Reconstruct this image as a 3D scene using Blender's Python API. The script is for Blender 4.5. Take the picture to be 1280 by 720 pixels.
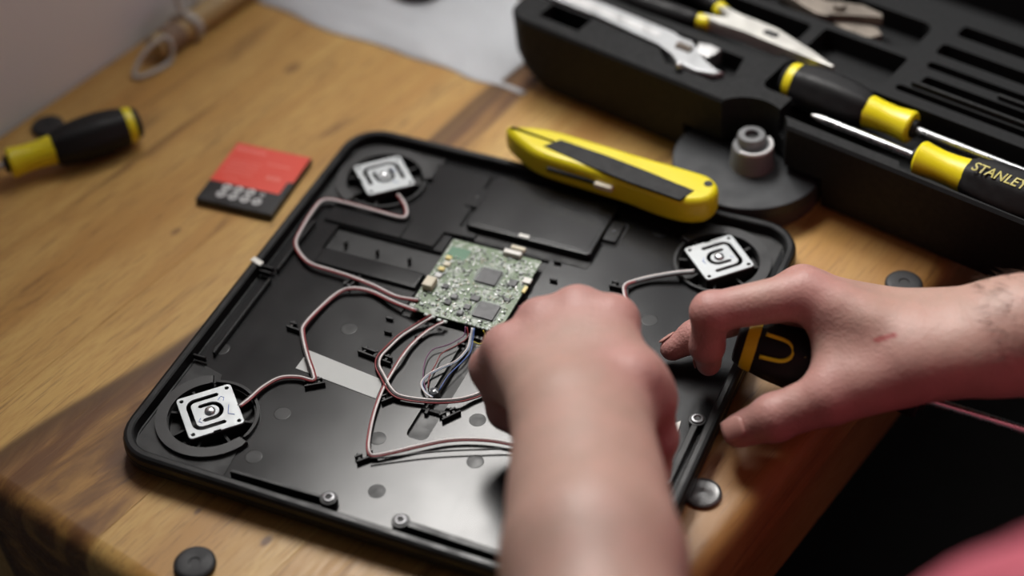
import bpy, bmesh, math, random
import numpy as np
from mathutils import Vector, Matrix
R_ = math.radians
PI = math.pi
random.seed(7)
for o in list(bpy.data.objects): bpy.data.objects.remove(o)
S = bpy.context.scene
COL = S.collection

# ------------------------------------------------------------------ camera (solved from the tray's corners)
F_PX = 2195.05
CAM = Vector((0.46771, -0.47008, 0.69711))
RC = Matrix(((0.91794462, -0.2403581, 0.31560366), (0.39430805, 0.64018604, -0.65930494), (-0.04357577, 0.72965048, 0.68243046)))
cd = bpy.data.cameras.new('camera'); cam = bpy.data.objects.new('camera', cd); COL.objects.link(cam)
cam.matrix_world = Matrix.Translation(CAM) @ RC.to_4x4()
cd.sensor_width = 36; cd.sensor_fit = 'HORIZONTAL'; cd.lens = 36 * F_PX / 1280; cd.clip_start = 0.02; cd.clip_end = 30
cd.dof.use_dof = True; cd.dof.focus_distance = 0.950; cd.dof.aperture_fstop = 2.5
S.camera = cam

def T_(x, y, z): return Matrix.Translation((x, y, z))
# ------------------------------------------------------------------ world, daylight, exposure
w = bpy.data.worlds.new('room_air'); S.world = w; w.use_nodes = True
w.node_tree.nodes['Background'].inputs[0].default_value = (0.95, 0.97, 1.0, 1)
w.node_tree.nodes['Background'].inputs[1].default_value = 0.04
TA = R_(-13.5)                                   # the table and the wall are turned against the scale
MT = Matrix.Rotation(TA, 4, 'Z')
WALL_U = -0.272
WIN = (0.36, 0.80, 0.64, 1.28)                   # window opening in the left wall: v0, v1, z0, z1
ld = bpy.data.lights.new('window_daylight', 'AREA'); ld.shape = 'RECTANGLE'
ld.size = WIN[3] - WIN[2]; ld.size_y = WIN[1] - WIN[0]; ld.energy = 26; ld.color = (1.0, 0.97, 0.93)
lo = bpy.data.objects.new('window_daylight', ld); COL.objects.link(lo)
lo.matrix_world = MT @ Matrix.Translation((WALL_U - 0.03, (WIN[0] + WIN[1]) / 2, (WIN[2] + WIN[3]) / 2)) @ Matrix.Rotation(R_(-90), 4, 'Y')
cl_ = bpy.data.lights.new('overhead_fill', 'AREA'); cl_.shape = 'RECTANGLE'; cl_.size = 1.2; cl_.size_y = 0.5; cl_.energy = 8.5; cl_.color = (1.0, 0.975, 0.95)  # unseen overhead fill, added to brighten the wall and the scene
co_ = bpy.data.objects.new('overhead_fill', cl_); COL.objects.link(co_)
co_.matrix_world = MT @ T_(0.12, 0.98, 1.28)
S.view_settings.view_transform = 'Standard'; S.view_settings.look = 'None'
S.view_settings.gamma = 1; S.view_settings.use_curve_mapping = False; S.view_settings.exposure = 0.1

# ------------------------------------------------------------------ measuring: a pixel of the 1280x720 frame onto a level plane / at a distance
def ray(px, py): return RC @ Vector(((px - 640) / F_PX, -(py - 360) / F_PX, -1))
def at(px, py, z=0.0):
    d = ray(px, py); return CAM + d * ((z - CAM.z) / d.z)
def dp(px, py, dep): return CAM + ray(px, py) * dep
def tuv(u, v, z=0.0): return MT @ Vector((u, v, z))

# ------------------------------------------------------------------ objects
MW = {}
def obj(name, bm, mat, parent=None, M=None, smooth=False):
    """M given: the mesh is in the object's own coordinates; else in world coordinates."""
    W = M if M is not None else (MW[parent] if parent else Matrix.Identity(4))
    if isinstance(bm, bpy.types.Mesh): me = bm
    else:
        if M is None and parent: bm.transform(W.inverted())
        me = bpy.data.meshes.new(name); bm.to_mesh(me); bm.free()
    if mat and len(me.materials) == 0: me.materials.append(mat)
    if smooth is True: me.shade_smooth()
    elif smooth:
        me.shade_smooth()
        try: me.set_sharp_from_angle(angle=R_(smooth))
        except Exception: pass
    o = bpy.data.objects.new(name, me); COL.objects.link(o)
    if smooth and smooth is not True:
        wn_ = o.modifiers.new('face_weighting', 'WEIGHTED_NORMAL'); wn_.keep_sharp = True; wn_.weight = 90
    if parent:
        o.parent = parent; o.matrix_local = MW[parent].inverted() @ W
    else: o.matrix_world = W
    MW[o] = W
    return o
def thing(name, M, label, cat, group=None):
    o = bpy.data.objects.new(name, None); COL.objects.link(o); o.matrix_world = M; o.empty_display_size = 0.02
    MW[o] = M; return tag(o, label, cat, group)
def tag(o, label, cat, group=None):
    o['label'] = label; o['category'] = cat
    if group: o['group'] = group
    return o
def struct(o): o['kind'] = 'structure'; return o
def T(x, y, z=0.0): return Matrix.Translation((x, y, z))
def TV(v): return Matrix.Translation(v)
def RZ(a): return Matrix.Rotation(a, 4, 'Z')

# ------------------------------------------------------------------ shapes
def BM(): return bmesh.new()
def box(bm, x0, y0, z0, x1, y1, z1, bev=0.0, seg=2, M=None):
    vs = [bm.verts.new((x, y, z)) for z in (z0, z1) for y in (y0, y1) for x in (x0, x1)]
    q = [(0, 2, 3, 1), (4, 5, 7, 6), (0, 1, 5, 4), (2, 6, 7, 3), (0, 4, 6, 2), (1, 3, 7, 5)]
    fs = [bm.faces.new([vs[i] for i in f]) for f in q]
    if bev > 0:
        es = list({e for f in fs for e in f.edges})
        r = bmesh.ops.bevel(bm, geom=es, offset=bev, segments=seg, affect='EDGES', profile=0.5)
        vs = list({v for v in r['verts']} | {v for v in vs if v.is_valid})
    if M is not None: bmesh.ops.transform(bm, matrix=M, verts=vs)
    return bm
def cleanpoly(pts):
    out = []
    for p in pts:
        if not out or (Vector(p[:2]) - Vector(out[-1][:2])).length > 1e-6: out.append(p)
    if (Vector(out[0][:2]) - Vector(out[-1][:2])).length < 1e-6: out.pop()
    a = sum(out[i][0] * out[(i + 1) % len(out)][1] - out[(i + 1) % len(out)][0] * out[i][1] for i in range(len(out)))
    return out if a > 0 else out[::-1]
def prism(bm, pts, z0, z1, bev=0.0, seg=2, M=None, bevbot=False):
    pts = cleanpoly([tuple(p)[:2] for p in pts]); n = len(pts)
    b = [bm.verts.new((x, y, z0)) for x, y in pts]; t = [bm.verts.new((x, y, z1)) for x, y in pts]
    ft = bm.faces.new(t); fb = bm.faces.new(b[::-1])
    for i in range(n): bm.faces.new((b[i], b[(i + 1) % n], t[(i + 1) % n], t[i]))
    vs = b + t
    if bev > 0:
        es = list(ft.edges) + (list(fb.edges) if bevbot else [])
        r = bmesh.ops.bevel(bm, geom=es, offset=bev, segments=seg, affect='EDGES', profile=0.5)
        vs = list(set(r['verts']) | {v for v in vs if v.is_valid})
    if M is not None: bmesh.ops.transform(bm, matrix=M, verts=vs)
    return bm
def rrect(x0, y0, x1, y1, r, n=6):
    p = []
    for cx, cy, a in ((x1 - r, y0 + r, -90), (x1 - r, y1 - r, 0), (x0 + r, y1 - r, 90), (x0 + r, y0 + r, 180)):
        for i in range(n + 1):
            t = R_(a + 90 * i / n); p.append((cx + r * math.cos(t), cy + r * math.sin(t)))
    return p
def circle(cx, cy, r, n=32, a0=0): return [(cx + r * math.cos(a0 + 2 * PI * i / n), cy + r * math.sin(a0 + 2 * PI * i / n)) for i in range(n)]
def loft(bm, loops, cap=True):
    vs = [[bm.verts.new(p) for p in l] for l in loops]; n = len(loops[0])
    for a, b in zip(vs, vs[1:]):
        for i in range(n): bm.faces.new((a[i], a[(i + 1) % n], b[(i + 1) % n], b[i]))
    if cap: bm.faces.new(vs[0][::-1]); bm.faces.new(vs[-1])
    return bm
def lathe(bm, prof, n=28, M=None, cap=True):
    """prof: (s, r) along +X."""
    loops = [[(s, r * math.cos(2 * PI * i / n), r * math.sin(2 * PI * i / n)) for i in range(n)] for s, r in prof]
    k = len(bm.verts); loft(bm, loops, cap)
    bm.verts.ensure_lookup_table()
    if M is not None: bmesh.ops.transform(bm, matrix=M, verts=bm.verts[k:])
    return bm
def zlathe(bm, prof, n=32, M=None, cap=True):
    Z = Matrix.Rotation(R_(-90), 4, 'Y')
    return lathe(bm, prof, n, (M or Matrix.Identity(4)) @ Z, cap)
def spline(pts, n=6):
    P = [Vector(p) for p in pts]; P = [P[0] * 2 - P[1]] + P + [P[-1] * 2 - P[-2]]; out = []
    for i in range(1, len(P) - 2):
        a, b, c, d = P[i - 1:i + 3]
        for k in range(n):
            t = k / n
            out.append(0.5 * ((2 * b) + (c - a) * t + (2 * a - 5 * b + 4 * c - d) * t * t + (-a + 3 * b - 3 * c + d) * t ** 3))
    out.append(P[-2]); return out
def tube(bm, pts, r, n=8, closed=False, off=None):
    """round tube along points; off = (sideways, up) shift; r a number or a list."""
    P = [Vector(p) for p in pts]; m = len(P); loops = []; side0 = None
    for i, p in enumerate(P):
        a = P[(i - 1) % m] if (closed or i > 0) else p; b = P[(i + 1) % m] if (closed or i < m - 1) else p
        t = (b - a); t = t.normalized() if t.length > 1e-9 else Vector((1, 0, 0))
        s = t.cross(Vector((0, 0, 1)))
        if s.length < 0.15: s = side0 if side0 is not None else Vector((1, 0, 0)); s = s - t * s.dot(t)
        s.normalize(); side0 = s; u = s.cross(t)
        c = p + (s * off[0] + u * off[1] if off else Vector())
        rr = r[i] if isinstance(r, (list, tuple)) else r
        loops.append([c + (s * math.cos(2 * PI * k / n) + u * math.sin(2 * PI * k / n)) * rr for k in range(n)])
    if closed: loops.append(loops[0])
    return loft(bm, loops, not closed)
def frame_x(o, xdir, up=(0, 0, 1)):
    x = Vector(xdir).normalized(); y = Vector(up).cross(x).normalized(); z = x.cross(y)
    M = Matrix((x, y, z)).transposed().to_4x4(); M.translation = Vector(o); return M
def boolean(bm, cutters, op='DIFFERENCE'):
    me = bpy.data.meshes.new('tmp'); bmesh.ops.recalc_face_normals(bm, faces=bm.faces); bm.to_mesh(me); bm.free()
    o = bpy.data.objects.new('tmp', me); COL.objects.link(o); cs = []
    for c in cutters:
        bmesh.ops.recalc_face_normals(c, faces=c.faces)
        m2 = bpy.data.meshes.new('cut'); c.to_mesh(m2); c.free(); o2 = bpy.data.objects.new('cut', m2); COL.objects.link(o2); cs.append(o2)
        md = o.modifiers.new('b', 'BOOLEAN'); md.operation = op; md.object = o2; md.solver = 'EXACT'
    dg = bpy.context.evaluated_depsgraph_get(); dg.update()
    res = bpy.data.meshes.new_from_object(o.evaluated_get(dg)); res.materials.clear()
    for x in [o] + cs: bpy.data.objects.remove(x)
    out = bmesh.new(); out.from_mesh(res); bpy.data.meshes.remove(res); return out
def text_bm(s, size, M, depth=0.0002, shear=0.0, bold=0.0):
    cu = bpy.data.curves.new('t', 'FONT'); cu.body = s; cu.size = size; cu.extrude = depth; cu.shear = shear; cu.offset = bold
    cu.align_x = 'CENTER'; cu.align_y = 'CENTER'; cu.resolution_u = 3
    o = bpy.data.objects.new('t', cu); COL.objects.link(o); dg = bpy.context.evaluated_depsgraph_get(); dg.update()
    me = bpy.data.meshes.new_from_object(o.evaluated_get(dg)); bpy.data.objects.remove(o)
    bm = bmesh.new(); bm.from_mesh(me); bpy.data.meshes.remove(me); bm.transform(M); return bm

# ------------------------------------------------------------------ materials
def nodes(name):
    m = bpy.data.materials.new(name); m.use_nodes = True; nt = m.node_tree; return m, nt, nt.nodes['Principled BSDF']
def N(nt, typ, **kw):
    n = nt.nodes.new(typ)
    for k, v in kw.items(): setattr(n, k, v)
    return n
def math_(nt, op, a, b=None, c=None, clamp=False):
    n = N(nt, 'ShaderNodeMath', operation=op); n.use_clamp = clamp
    for i, x in enumerate((a, b, c)):
        if x is None: continue
        if isinstance(x, (int, float)): n.inputs[i].default_value = x
        else: nt.links.new(x, n.inputs[i])
    return n.outputs[0]
def mixc(nt, fac, a, b, blend='MIX'):
    n = N(nt, 'ShaderNodeMix', data_type='RGBA', blend_type=blend)
    for i, x in ((0, fac), (6, a), (7, b)):
        if isinstance(x, (int, float)): n.inputs[i].default_value = x
        elif isinstance(x, (tuple, list)): n.inputs[i].default_value = tuple(x)[:3] + (1,)
        else: nt.links.new(x, n.inputs[i])
    return n.outputs[2]
def noise(nt, scale, detail=3, vec=None, rough=0.5, dist=0.0):
    n = N(nt, 'ShaderNodeTexNoise'); n.inputs['Scale'].default_value = scale; n.inputs['Detail'].default_value = detail
    n.inputs['Roughness'].default_value = rough; n.inputs['Distortion'].default_value = dist
    if vec is not None: nt.links.new(vec, n.inputs['Vector'])
    return n
def coords(nt, kind='Object'): return N(nt, 'ShaderNodeTexCoord').outputs[kind]
def maprange(nt, x, a, b, c=0.0, d=1.0, smooth=True):
    n = N(nt, 'ShaderNodeMapRange'); n.interpolation_type = 'SMOOTHSTEP' if smooth else 'LINEAR'
    nt.links.new(x, n.inputs[0])
    for i, v in enumerate((a, b, c, d)): n.inputs[i + 1].default_value = v
    return n.outputs[0]
def bump(nt, b, h, strength=0.3, dist=0.001):
    n = N(nt, 'ShaderNodeBump'); n.inputs['Strength'].default_value = strength; n.inputs['Distance'].default_value = dist
    nt.links.new(h, n.inputs['Height']); nt.links.new(n.outputs[0], b.inputs['Normal'])
def simple(name, col, rough=0.5, metal=0.0, var=0.12, scale=120, bmp=0.0, rvar=0.08, spec=0.5, coat=0.0, sss=0.0):
    m, nt, b = nodes(name); v = coords(nt)
    n = noise(nt, scale, 4, v)
    c = mixc(nt, n.outputs[0], [x * (1 - var) for x in col], [min(1, x * (1 + var)) for x in col])
    nt.links.new(c, b.inputs['Base Color'])
    r = maprange(nt, n.outputs[0], 0.3, 0.7, max(0.02, rough - rvar), min(1, rough + rvar)); nt.links.new(r, b.inputs['Roughness'])
    b.inputs['Metallic'].default_value = metal; b.inputs['Specular IOR Level'].default_value = spec
    b.inputs['Coat Weight'].default_value = coat
    if sss: b.inputs['Subsurface Weight'].default_value = sss; b.inputs['Subsurface Radius'].default_value = (0.006, 0.002, 0.001); b.inputs['Subsurface Scale'].default_value = 1.0
    if bmp: bump(nt, b, noise(nt, scale * 4, 3, v).outputs[0], bmp, 0.0004)
    return m

def wood(name, light, mid, dark, heart=True):
    m, nt, b = nodes(name)
    g = N(nt, 'ShaderNodeNewGeometry').outputs['Position']
    mp = N(nt, 'ShaderNodeMapping'); mp.inputs['Rotation'].default_value = (0, 0, -TA); nt.links.new(g, mp.inputs[0])
    p = mp.outputs[0]
    inf = N(nt, 'ShaderNodeObjectInfo').outputs['Random']
    off = N(nt, 'ShaderNodeVectorMath', operation='ADD'); nt.links.new(p, off.inputs[0])
    cmb = N(nt, 'ShaderNodeCombineXYZ'); nt.links.new(math_(nt, 'MULTIPLY', inf, 3.7), cmb.inputs[1]); nt.links.new(math_(nt, 'MULTIPLY', inf, 1.3), cmb.inputs[2])
    nt.links.new(cmb.outputs[0], off.inputs[1])
    st = N(nt, 'ShaderNodeMapping'); st.inputs['Scale'].default_value = (1, 0.14, 1); nt.links.new(off.outputs[0], st.inputs[0])
    big = noise(nt, 22, 4, st.outputs[0], 0.55, 0.6).outputs[0]
    fine = noise(nt, 420, 4, st.outputs[0], 0.6, 0.2).outputs[0]
    st2 = N(nt, 'ShaderNodeMapping'); st2.inputs['Scale'].default_value = (1, 0.045, 1); nt.links.new(off.outputs[0], st2.inputs[0])
    pores = noise(nt, 900, 2, st2.outputs[0], 0.6).outputs[0]
    ringsrc = math_(nt, 'ADD', math_(nt, 'MULTIPLY', N_sep(nt, p, 0), 260.0), math_(nt, 'MULTIPLY', big, 34.0))
    rings = math_(nt, 'MULTIPLY_ADD', math_(nt, 'SINE', ringsrc), 0.5, 0.5)
    c = mixc(nt, maprange(nt, big, 0.30, 0.70), light, mid)
    c = mixc(nt, math_(nt, 'MULTIPLY', rings, 0.14), c, mid)
    c = mixc(nt, maprange(nt, fine, 0.42, 0.70, 0, 0.55), c, mid)
    if heart:
        u = N_sep(nt, p, 0); v = N_sep(nt, p, 1)
        nz = noise(nt, 9, 4, st.outputs[0], 0.55, 0.4).outputs[0]
        wob = math_(nt, 'MULTIPLY', math_(nt, 'SUBTRACT', nz, 0.5), 0.05)
        uu = math_(nt, 'ADD', u, wob)
        # heartwood of the plank under the scale: wide at the table's end, narrow behind the scale
        lft = maprange(nt, v, -0.06, 0.16, -0.062, -0.034); rgt = maprange(nt, v, -0.06, 0.20, 0.026, -0.013)
        dl = math_(nt, 'SUBTRACT', uu, lft); dr = math_(nt, 'SUBTRACT', rgt, uu)
        band = math_(nt, 'MULTIPLY', maprange(nt, dl, -0.004, 0.007), maprange(nt, dr, -0.003, 0.004))
        c2 = mixc(nt, maprange(nt, noise(nt, 40, 5, st.outputs[0], 0.6, 1.0).outputs[0], 0.42, 0.74), dark, mid)
        c = mixc(nt, math_(nt, 'MULTIPLY', band, 0.92), c, c2)
        edge = math_(nt, 'MULTIPLY', maprange(nt, dl, -0.004, 0.002), maprange(nt, dl, 0.014, 0.002))
        c = mixc(nt, math_(nt, 'MULTIPLY', edge, 0.75), c, [x * 0.45 for x in dark])
        # shade towards the right edge mixed into the wood colour, streaks at the end
        rb = maprange(nt, uu, 0.20, 0.27); c = mixc(nt, math_(nt, 'MULTIPLY', rb, 0.70), c, (0.26, 0.12, 0.035))
        s3 = maprange(nt, noise(nt, 30, 5, st.outputs[0], 0.65, 1.4).outputs[0], 0.56, 0.70)
        c = mixc(nt, math_(nt, 'MULTIPLY', s3, 0.55), c, dark)
        for ku, kv, kr, ks in ((-0.1066, 0.1572, 0.0035, 0.6), (-0.1604, 0.3228, 0.006, 0.6), (0.1027, 0.0109, 0.0035, 0.9), (0.06, 0.005, 0.0022, 0.7), (-0.02, 0.04, 0.006, 0.6)):
            du = math_(nt, 'SUBTRACT', u, ku); dv = math_(nt, 'MULTIPLY', math_(nt, 'SUBTRACT', v, kv), 0.6)
            d2 = math_(nt, 'SQRT', math_(nt, 'ADD', math_(nt, 'MULTIPLY', du, du), math_(nt, 'MULTIPLY', dv, dv)))
            c = mixc(nt, math_(nt, 'MULTIPLY', maprange(nt, d2, kr, kr * 0.3), ks), c, dark)
    c = mixc(nt, maprange(nt, pores, 0.56, 0.70, 0, 0.45), c, dark)
    nt.links.new(c, b.inputs['Base Color'])
    nt.links.new(maprange(nt, fine, 0.3, 0.7, 0.36, 0.50), b.inputs['Roughness'])
    b.inputs['Specular IOR Level'].default_value = 0.45
    bump(nt, b, math_(nt, 'ADD', fine, pores), 0.12, 0.0006)
    return m
def N_sep(nt, vec, i):
    n = N(nt, 'ShaderNodeSeparateXYZ'); nt.links.new(vec, n.inputs[0]); return n.outputs[i]

M_wood = wood('table_wood', (0.60, 0.385, 0.130), (0.43, 0.225, 0.060), (0.115, 0.046, 0.017))
M_wall = simple('wall_paint', (0.83, 0.85, 0.90), 0.8, var=0.03, scale=8, bmp=0.05)
M_floor = simple('floor_carpet', (0.012, 0.010, 0.009), 0.95, var=0.3, scale=60, bmp=0.3)
M_black = simple('black_plastic', (0.012, 0.012, 0.013), 0.42, var=0.2, scale=60, bmp=0.04)
M_tray = simple('tray_plastic', (0.0075, 0.0078, 0.0085), 0.40, var=0.2, scale=90, bmp=0.03, spec=0.32)
M_matte = simple('matte_black_plastic', (0.008, 0.008, 0.0085), 0.6, var=0.2, scale=90)
M_case = simple('case_plastic', (0.0068, 0.0073, 0.008), 0.60, var=0.15, scale=300, bmp=0.12, spec=0.22)
M_rubber = simple('rubber', (0.020, 0.020, 0.022), 0.6, var=0.2, scale=150, bmp=0.08)
M_grip = simple('grip_rubber', (0.008, 0.008, 0.0088), 0.55, var=0.2, scale=200, bmp=0.08, spec=0.28)
M_yel = simple('yellow_plastic', (0.74, 0.62, 0.010), 0.38, var=0.06, scale=80)
M_steel = simple('bright_steel', (0.66, 0.67, 0.68), 0.30, 1.0, var=0.06, scale=200)
M_dull = simple('dull_steel', (0.55, 0.55, 0.55), 0.42, 1.0, var=0.12, scale=120, bmp=0.05)
M_paint = simple('zinc_plate', (0.42, 0.44, 0.45), 0.46, 0.55, var=0.07, scale=160)
M_screw = simple('blackened_screw', (0.20, 0.20, 0.205), 0.36, 1.0, var=0.1)
M_rust = simple('worn_steel', (0.22, 0.19, 0.16), 0.55, 0.6, var=0.35, scale=90, bmp=0.1)
M_greyp = simple('grey_plastic', (0.16, 0.165, 0.17), 0.45, var=0.15, scale=120)
M_white = simple('white_plastic', (0.72, 0.71, 0.66), 0.4, var=0.06)
M_cream = simple('cream_plastic', (0.60, 0.55, 0.42), 0.45, var=0.06)
M_ylcomp = simple('yellow_component', (0.75, 0.62, 0.22), 0.4, var=0.08)
M_chip = simple('chip_epoxy', (0.035, 0.036, 0.04), 0.42, var=0.1, scale=400)
M_solder = simple('solder', (0.33, 0.36, 0.34), 0.5, 0.35, var=0.2, scale=600)
M_wirew = simple('white_wire', (0.74, 0.68, 0.67), 0.45, var=0.06)
M_wirer = simple('red_wire', (0.22, 0.018, 0.022), 0.42, var=0.1)
M_wireb = simple('black_wire', (0.012, 0.010, 0.011), 0.42, var=0.1)
M_wireblue = simple('blue_wire', (0.06, 0.12, 0.35), 0.42, var=0.1)
M_wirelb = simple('pale_blue_wire', (0.35, 0.42, 0.55), 0.42, var=0.1)
M_wirep = simple('purple_wire', (0.16, 0.05, 0.13), 0.42, var=0.1)
M_wirey = simple('yellow_wire', (0.55, 0.45, 0.05), 0.42, var=0.1)
M_red = simple('red_label', (0.76, 0.085, 0.055), 0.42, var=0.06, scale=60)
M_pinkprint = simple('pale_print', (0.80, 0.22, 0.19), 0.45, var=0.06)
M_greyprint = simple('grey_print', (0.58, 0.58, 0.58), 0.5, var=0.1)
M_tape = simple('paper_tape', (0.52, 0.53, 0.52), 0.7, var=0.07, scale=90, bmp=0.1)
M_ink = simple('blue_ink', (0.12, 0.18, 0.50), 0.6, var=0.1)
M_cord = simple('white_cord', (0.52, 0.50, 0.47), 0.8, var=0.1, scale=500, bmp=0.3)
M_rod = simple('pale_rod_wood', (0.42, 0.29, 0.13), 0.55, var=0.2, scale=90)
M_disc = simple('disc_plastic', (0.018, 0.020, 0.023), 0.6, var=0.12, scale=90, bmp=0.05)
M_foam = simple('grey_brown_foam', (0.06, 0.048, 0.042), 0.9, var=0.2, scale=300, bmp=0.3)
M_print = simple('yellow_print', (0.42, 0.38, 0.10), 0.55, var=0.08)
M_trousers = simple('dark_trousers', (0.010, 0.010, 0.013), 0.9, var=0.2, scale=200, bmp=0.2)

def pcb_mat():
    m, nt, b = nodes('circuit_board'); v = coords(nt)
    n1 = noise(nt, 260, 3, v, 0.6).outputs[0]
    vo = N(nt, 'ShaderNodeTexVoronoi'); vo.inputs['Scale'].default_value = 620; nt.links.new(v, vo.inputs['Vector']); vo.distance = 'MANHATTAN'
    cell = N_sep(nt, vo.outputs['Color'], 0)
    green = mixc(nt, n1, (0.065, 0.125, 0.05), (0.15, 0.215, 0.11))
    f = math_(nt, 'MULTIPLY', maprange(nt, cell, 0.50, 0.62), maprange(nt, noise(nt, 110, 2, v).outputs[0], 0.40, 0.52))
    c = mixc(nt, f, green, (0.36, 0.40, 0.35)); nt.links.new(c, b.inputs['Base Color'])
    b.inputs['Roughness'].default_value = 0.38
    bump(nt, b, cell, 0.25, 0.0003); return m
M_pcb = pcb_mat()
M_green = simple('bare_green_board', (0.05, 0.17, 0.085), 0.4, var=0.1)
def sheet_mat():
    m, nt, b = nodes('bubble_film'); v = coords(nt)
    n1 = noise(nt, 25, 3, v).outputs[0]
    nt.links.new(mixc(nt, n1, (0.56, 0.58, 0.61), (0.70, 0.72, 0.745)), b.inputs['Base Color'])
    b.inputs['Roughness'].default_value = 0.3; b.inputs['Transmission Weight'].default_value = 0.15; b.inputs['IOR'].default_value = 1.3
    bump(nt, b, noise(nt, 260, 3, v).outputs[0], 0.25, 0.001); return m
M_sheet = sheet_mat()
def plate_mat():
    m, nt, b = nodes('tray_floor_gloss'); v = coords(nt)
    n1 = noise(nt, 30, 4, v).outputs[0]
    nt.links.new(mixc(nt, n1, (0.0060, 0.0063, 0.0070), (0.0085, 0.0088, 0.0095)), b.inputs['Base Color'])
    sc = N(nt, 'ShaderNodeMapping'); sc.inputs['Rotation'].default_value = (0, 0, R_(35)); sc.inputs['Scale'].default_value = (1, 0.06, 1); nt.links.new(v, sc.inputs[0])
    scr = maprange(nt, noise(nt, 500, 2, sc.outputs[0]).outputs[0], 0.62, 0.72, 0, 0.012)
    nt.links.new(math_(nt, 'ADD', maprange(nt, n1, 0.3, 0.7, 0.21, 0.25), scr), b.inputs['Roughness'])
    b.inputs['Specular IOR Level'].default_value = 0.34
    bump(nt, b, noise(nt, 14, 2, v).outputs[0], 0.03, 0.003); return m
M_plate = plate_mat()
M_mark = simple('moulding_mark', (0.007, 0.0072, 0.0078), 0.40, var=0.1, spec=0.30)

# ------------------------------------------------------------------ the room
FLOOR_Z = -0.74
bm = BM(); box(bm, -1.2, -1.8, FLOOR_Z - 0.05, 2.2, 2.4, FLOOR_Z); bm.transform(MT)
fl = struct(obj('floor', bm, M_floor)); fl['label'] = 'dark floor below the table'
# left wall with its window opening
pts = [(-1.6, FLOOR_Z), (2.4, FLOOR_Z), (2.4, 1.75), (-1.6, 1.75)]
bm = BM()
v0, v1, z0, z1 = WIN
for a, b_, c, d in ((-1.6, 2.4, FLOOR_Z, z0), (-1.6, 2.4, z1, 1.75), (-1.6, v0, z0, z1), (v1, 2.4, z0, z1)):
    box(bm, WALL_U - 0.10, a, c, WALL_U, b_, d)
bm.transform(MT); wl = struct(obj('wall_left', bm, M_wall)); wl['label'] = 'plain pale grey wall behind the table'
bm = BM()
for a, b_, c, d in ((v0, v1, z0, z0 + 0.03), (v0, v1, z1 - 0.03, z1), (v0, v0 + 0.03, z0 + 0.03, z1 - 0.03), (v1 - 0.03, v1, z0 + 0.03, z1 - 0.03)):
    box(bm, WALL_U - 0.08, a, c, WALL_U - 0.035, b_, d, 0.003)
bm.transform(MT); wn = struct(obj('window_1', bm, M_white)); wn['label'] = 'white window frame high in the pale wall'

# ------------------------------------------------------------------ the table
TAB = thing('table', MT @ T(0.0, 0.6, FLOOR_Z), 'chunky honey-brown wooden table with dark heartwood streaks', 'table')
seams = [-0.270, -0.180, -0.085, 0.030, 0.120, 0.205, 0.295]
VF, VB = -0.048, 1.15
for i, (a, b_) in enumerate(zip(seams, seams[1:])):
    bm = BM(); box(bm, a + 0.00004, VF, -0.036, b_ - 0.00004, VB, 0.0)
    right = i == len(seams) - 2
    def on(e, f): return all(f(v.co) for v in e.verts)
    big = [e for e in bm.edges if on(e, lambda c: abs(c.z) < 1e-6 and abs(c.y - VF) < 1e-6)]
    if right: big += [e for e in bm.edges if on(e, lambda c: abs(c.z) < 1e-6 and abs(c.x - b_ + 0.00004) < 1e-6) or on(e, lambda c: abs(c.y - VF) < 1e-6 and abs(c.x - b_ + 0.00004) < 1e-6)]
    bmesh.ops.bevel(bm, geom=big, offset=0.012, segments=5, affect='EDGES', profile=0.5)
    sm = [e for e in bm.edges if on(e, lambda c: abs(c.z) < 1e-6) and abs(e.verts[0].co.x - e.verts[1].co.x) < 1e-6 and e.calc_length() > 0.5 and not (right and e.verts[0].co.x > b_ - 0.02)]
    bmesh.ops.bevel(bm, geom=sm, offset=0.0002, segments=1, affect='EDGES')
    bm.transform(MT); obj('plank', bm, M_wood, TAB, smooth=35)
for a in ((-0.262, VF + 0.006, 0.282, VF + 0.032), (-0.262, VB - 0.04, 0.282, VB - 0.014), (0.256, VF + 0.032, 0.282, VB - 0.04), (-0.262, VF + 0.032, -0.236, VB - 0.04)):
    bm = BM(); box(bm, a[0], a[1], -0.125, a[2], a[3], -0.036, 0.002); bm.transform(MT); obj('apron', bm, M_wood, TAB)
for x in (-0.262, 0.222):
    for y in (VF + 0.006, VB - 0.074):
        bm = BM(); box(bm, x, y, FLOOR_Z, x + 0.06, y + 0.06, -0.0365, 0.004); bm.transform(MT); obj('leg', bm, M_wood, TAB)

# ------------------------------------------------------------------ the opened bathroom scale
SX, SY, RIM, PL = 0.294, 0.2955, 0.016, 0.009
SC = thing('bathroom_scale', T(SX / 2, SY / 2, 0), 'opened black plastic bathroom scale lying upside down with wires and circuit board showing', 'scale')
def ring_at(d, z, r=0.024): return [(x, y, z) for x, y in rrect(d, d, SX - d, SY - d, max(r - d, 0.004), 8)]
prof = [(0.024, 0.0), (0.022, 0.0032), (0.004, 0.0032), (0.0012, 0.0038), (0.0002, 0.0052), (0.0, 0.009), (0.0004, 0.0095), (0.0004, 0.0102), (0.0, 0.0107), (0.0002, 0.0135), (0.0012, 0.0154), (0.0028, RIM), (0.0052, RIM), (0.0060, 0.0154), (0.0066, PL + 0.0003), (0.0072, PL)]
bm = BM(); loft(bm, [ring_at(d, z) for d, z in prof])
SENS = [(0.0384, 0.0439, 45), (0.0381, 0.2551, -45), (0.2536, 0.2555, 225), (0.2536, 0.0439, 135)]
cuts = []
c = BM()
for x, y, a in SENS: prism(c, circle(x, y, 0.0232, 40), 0.004, 0.03)
cuts.append(c)
c = BM(); prism(c, rrect(0.1412, 0.0695, 0.1535, 0.150, 0.004, 4), 0.0068, 0.03); cuts.append(c)
c = BM(); prism(c, [(0.030, 0.187), (0.0985, 0.187), (0.0985, 0.2085), (0.030, 0.2085)], 0.0066, 0.03); cuts.append(c)
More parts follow.
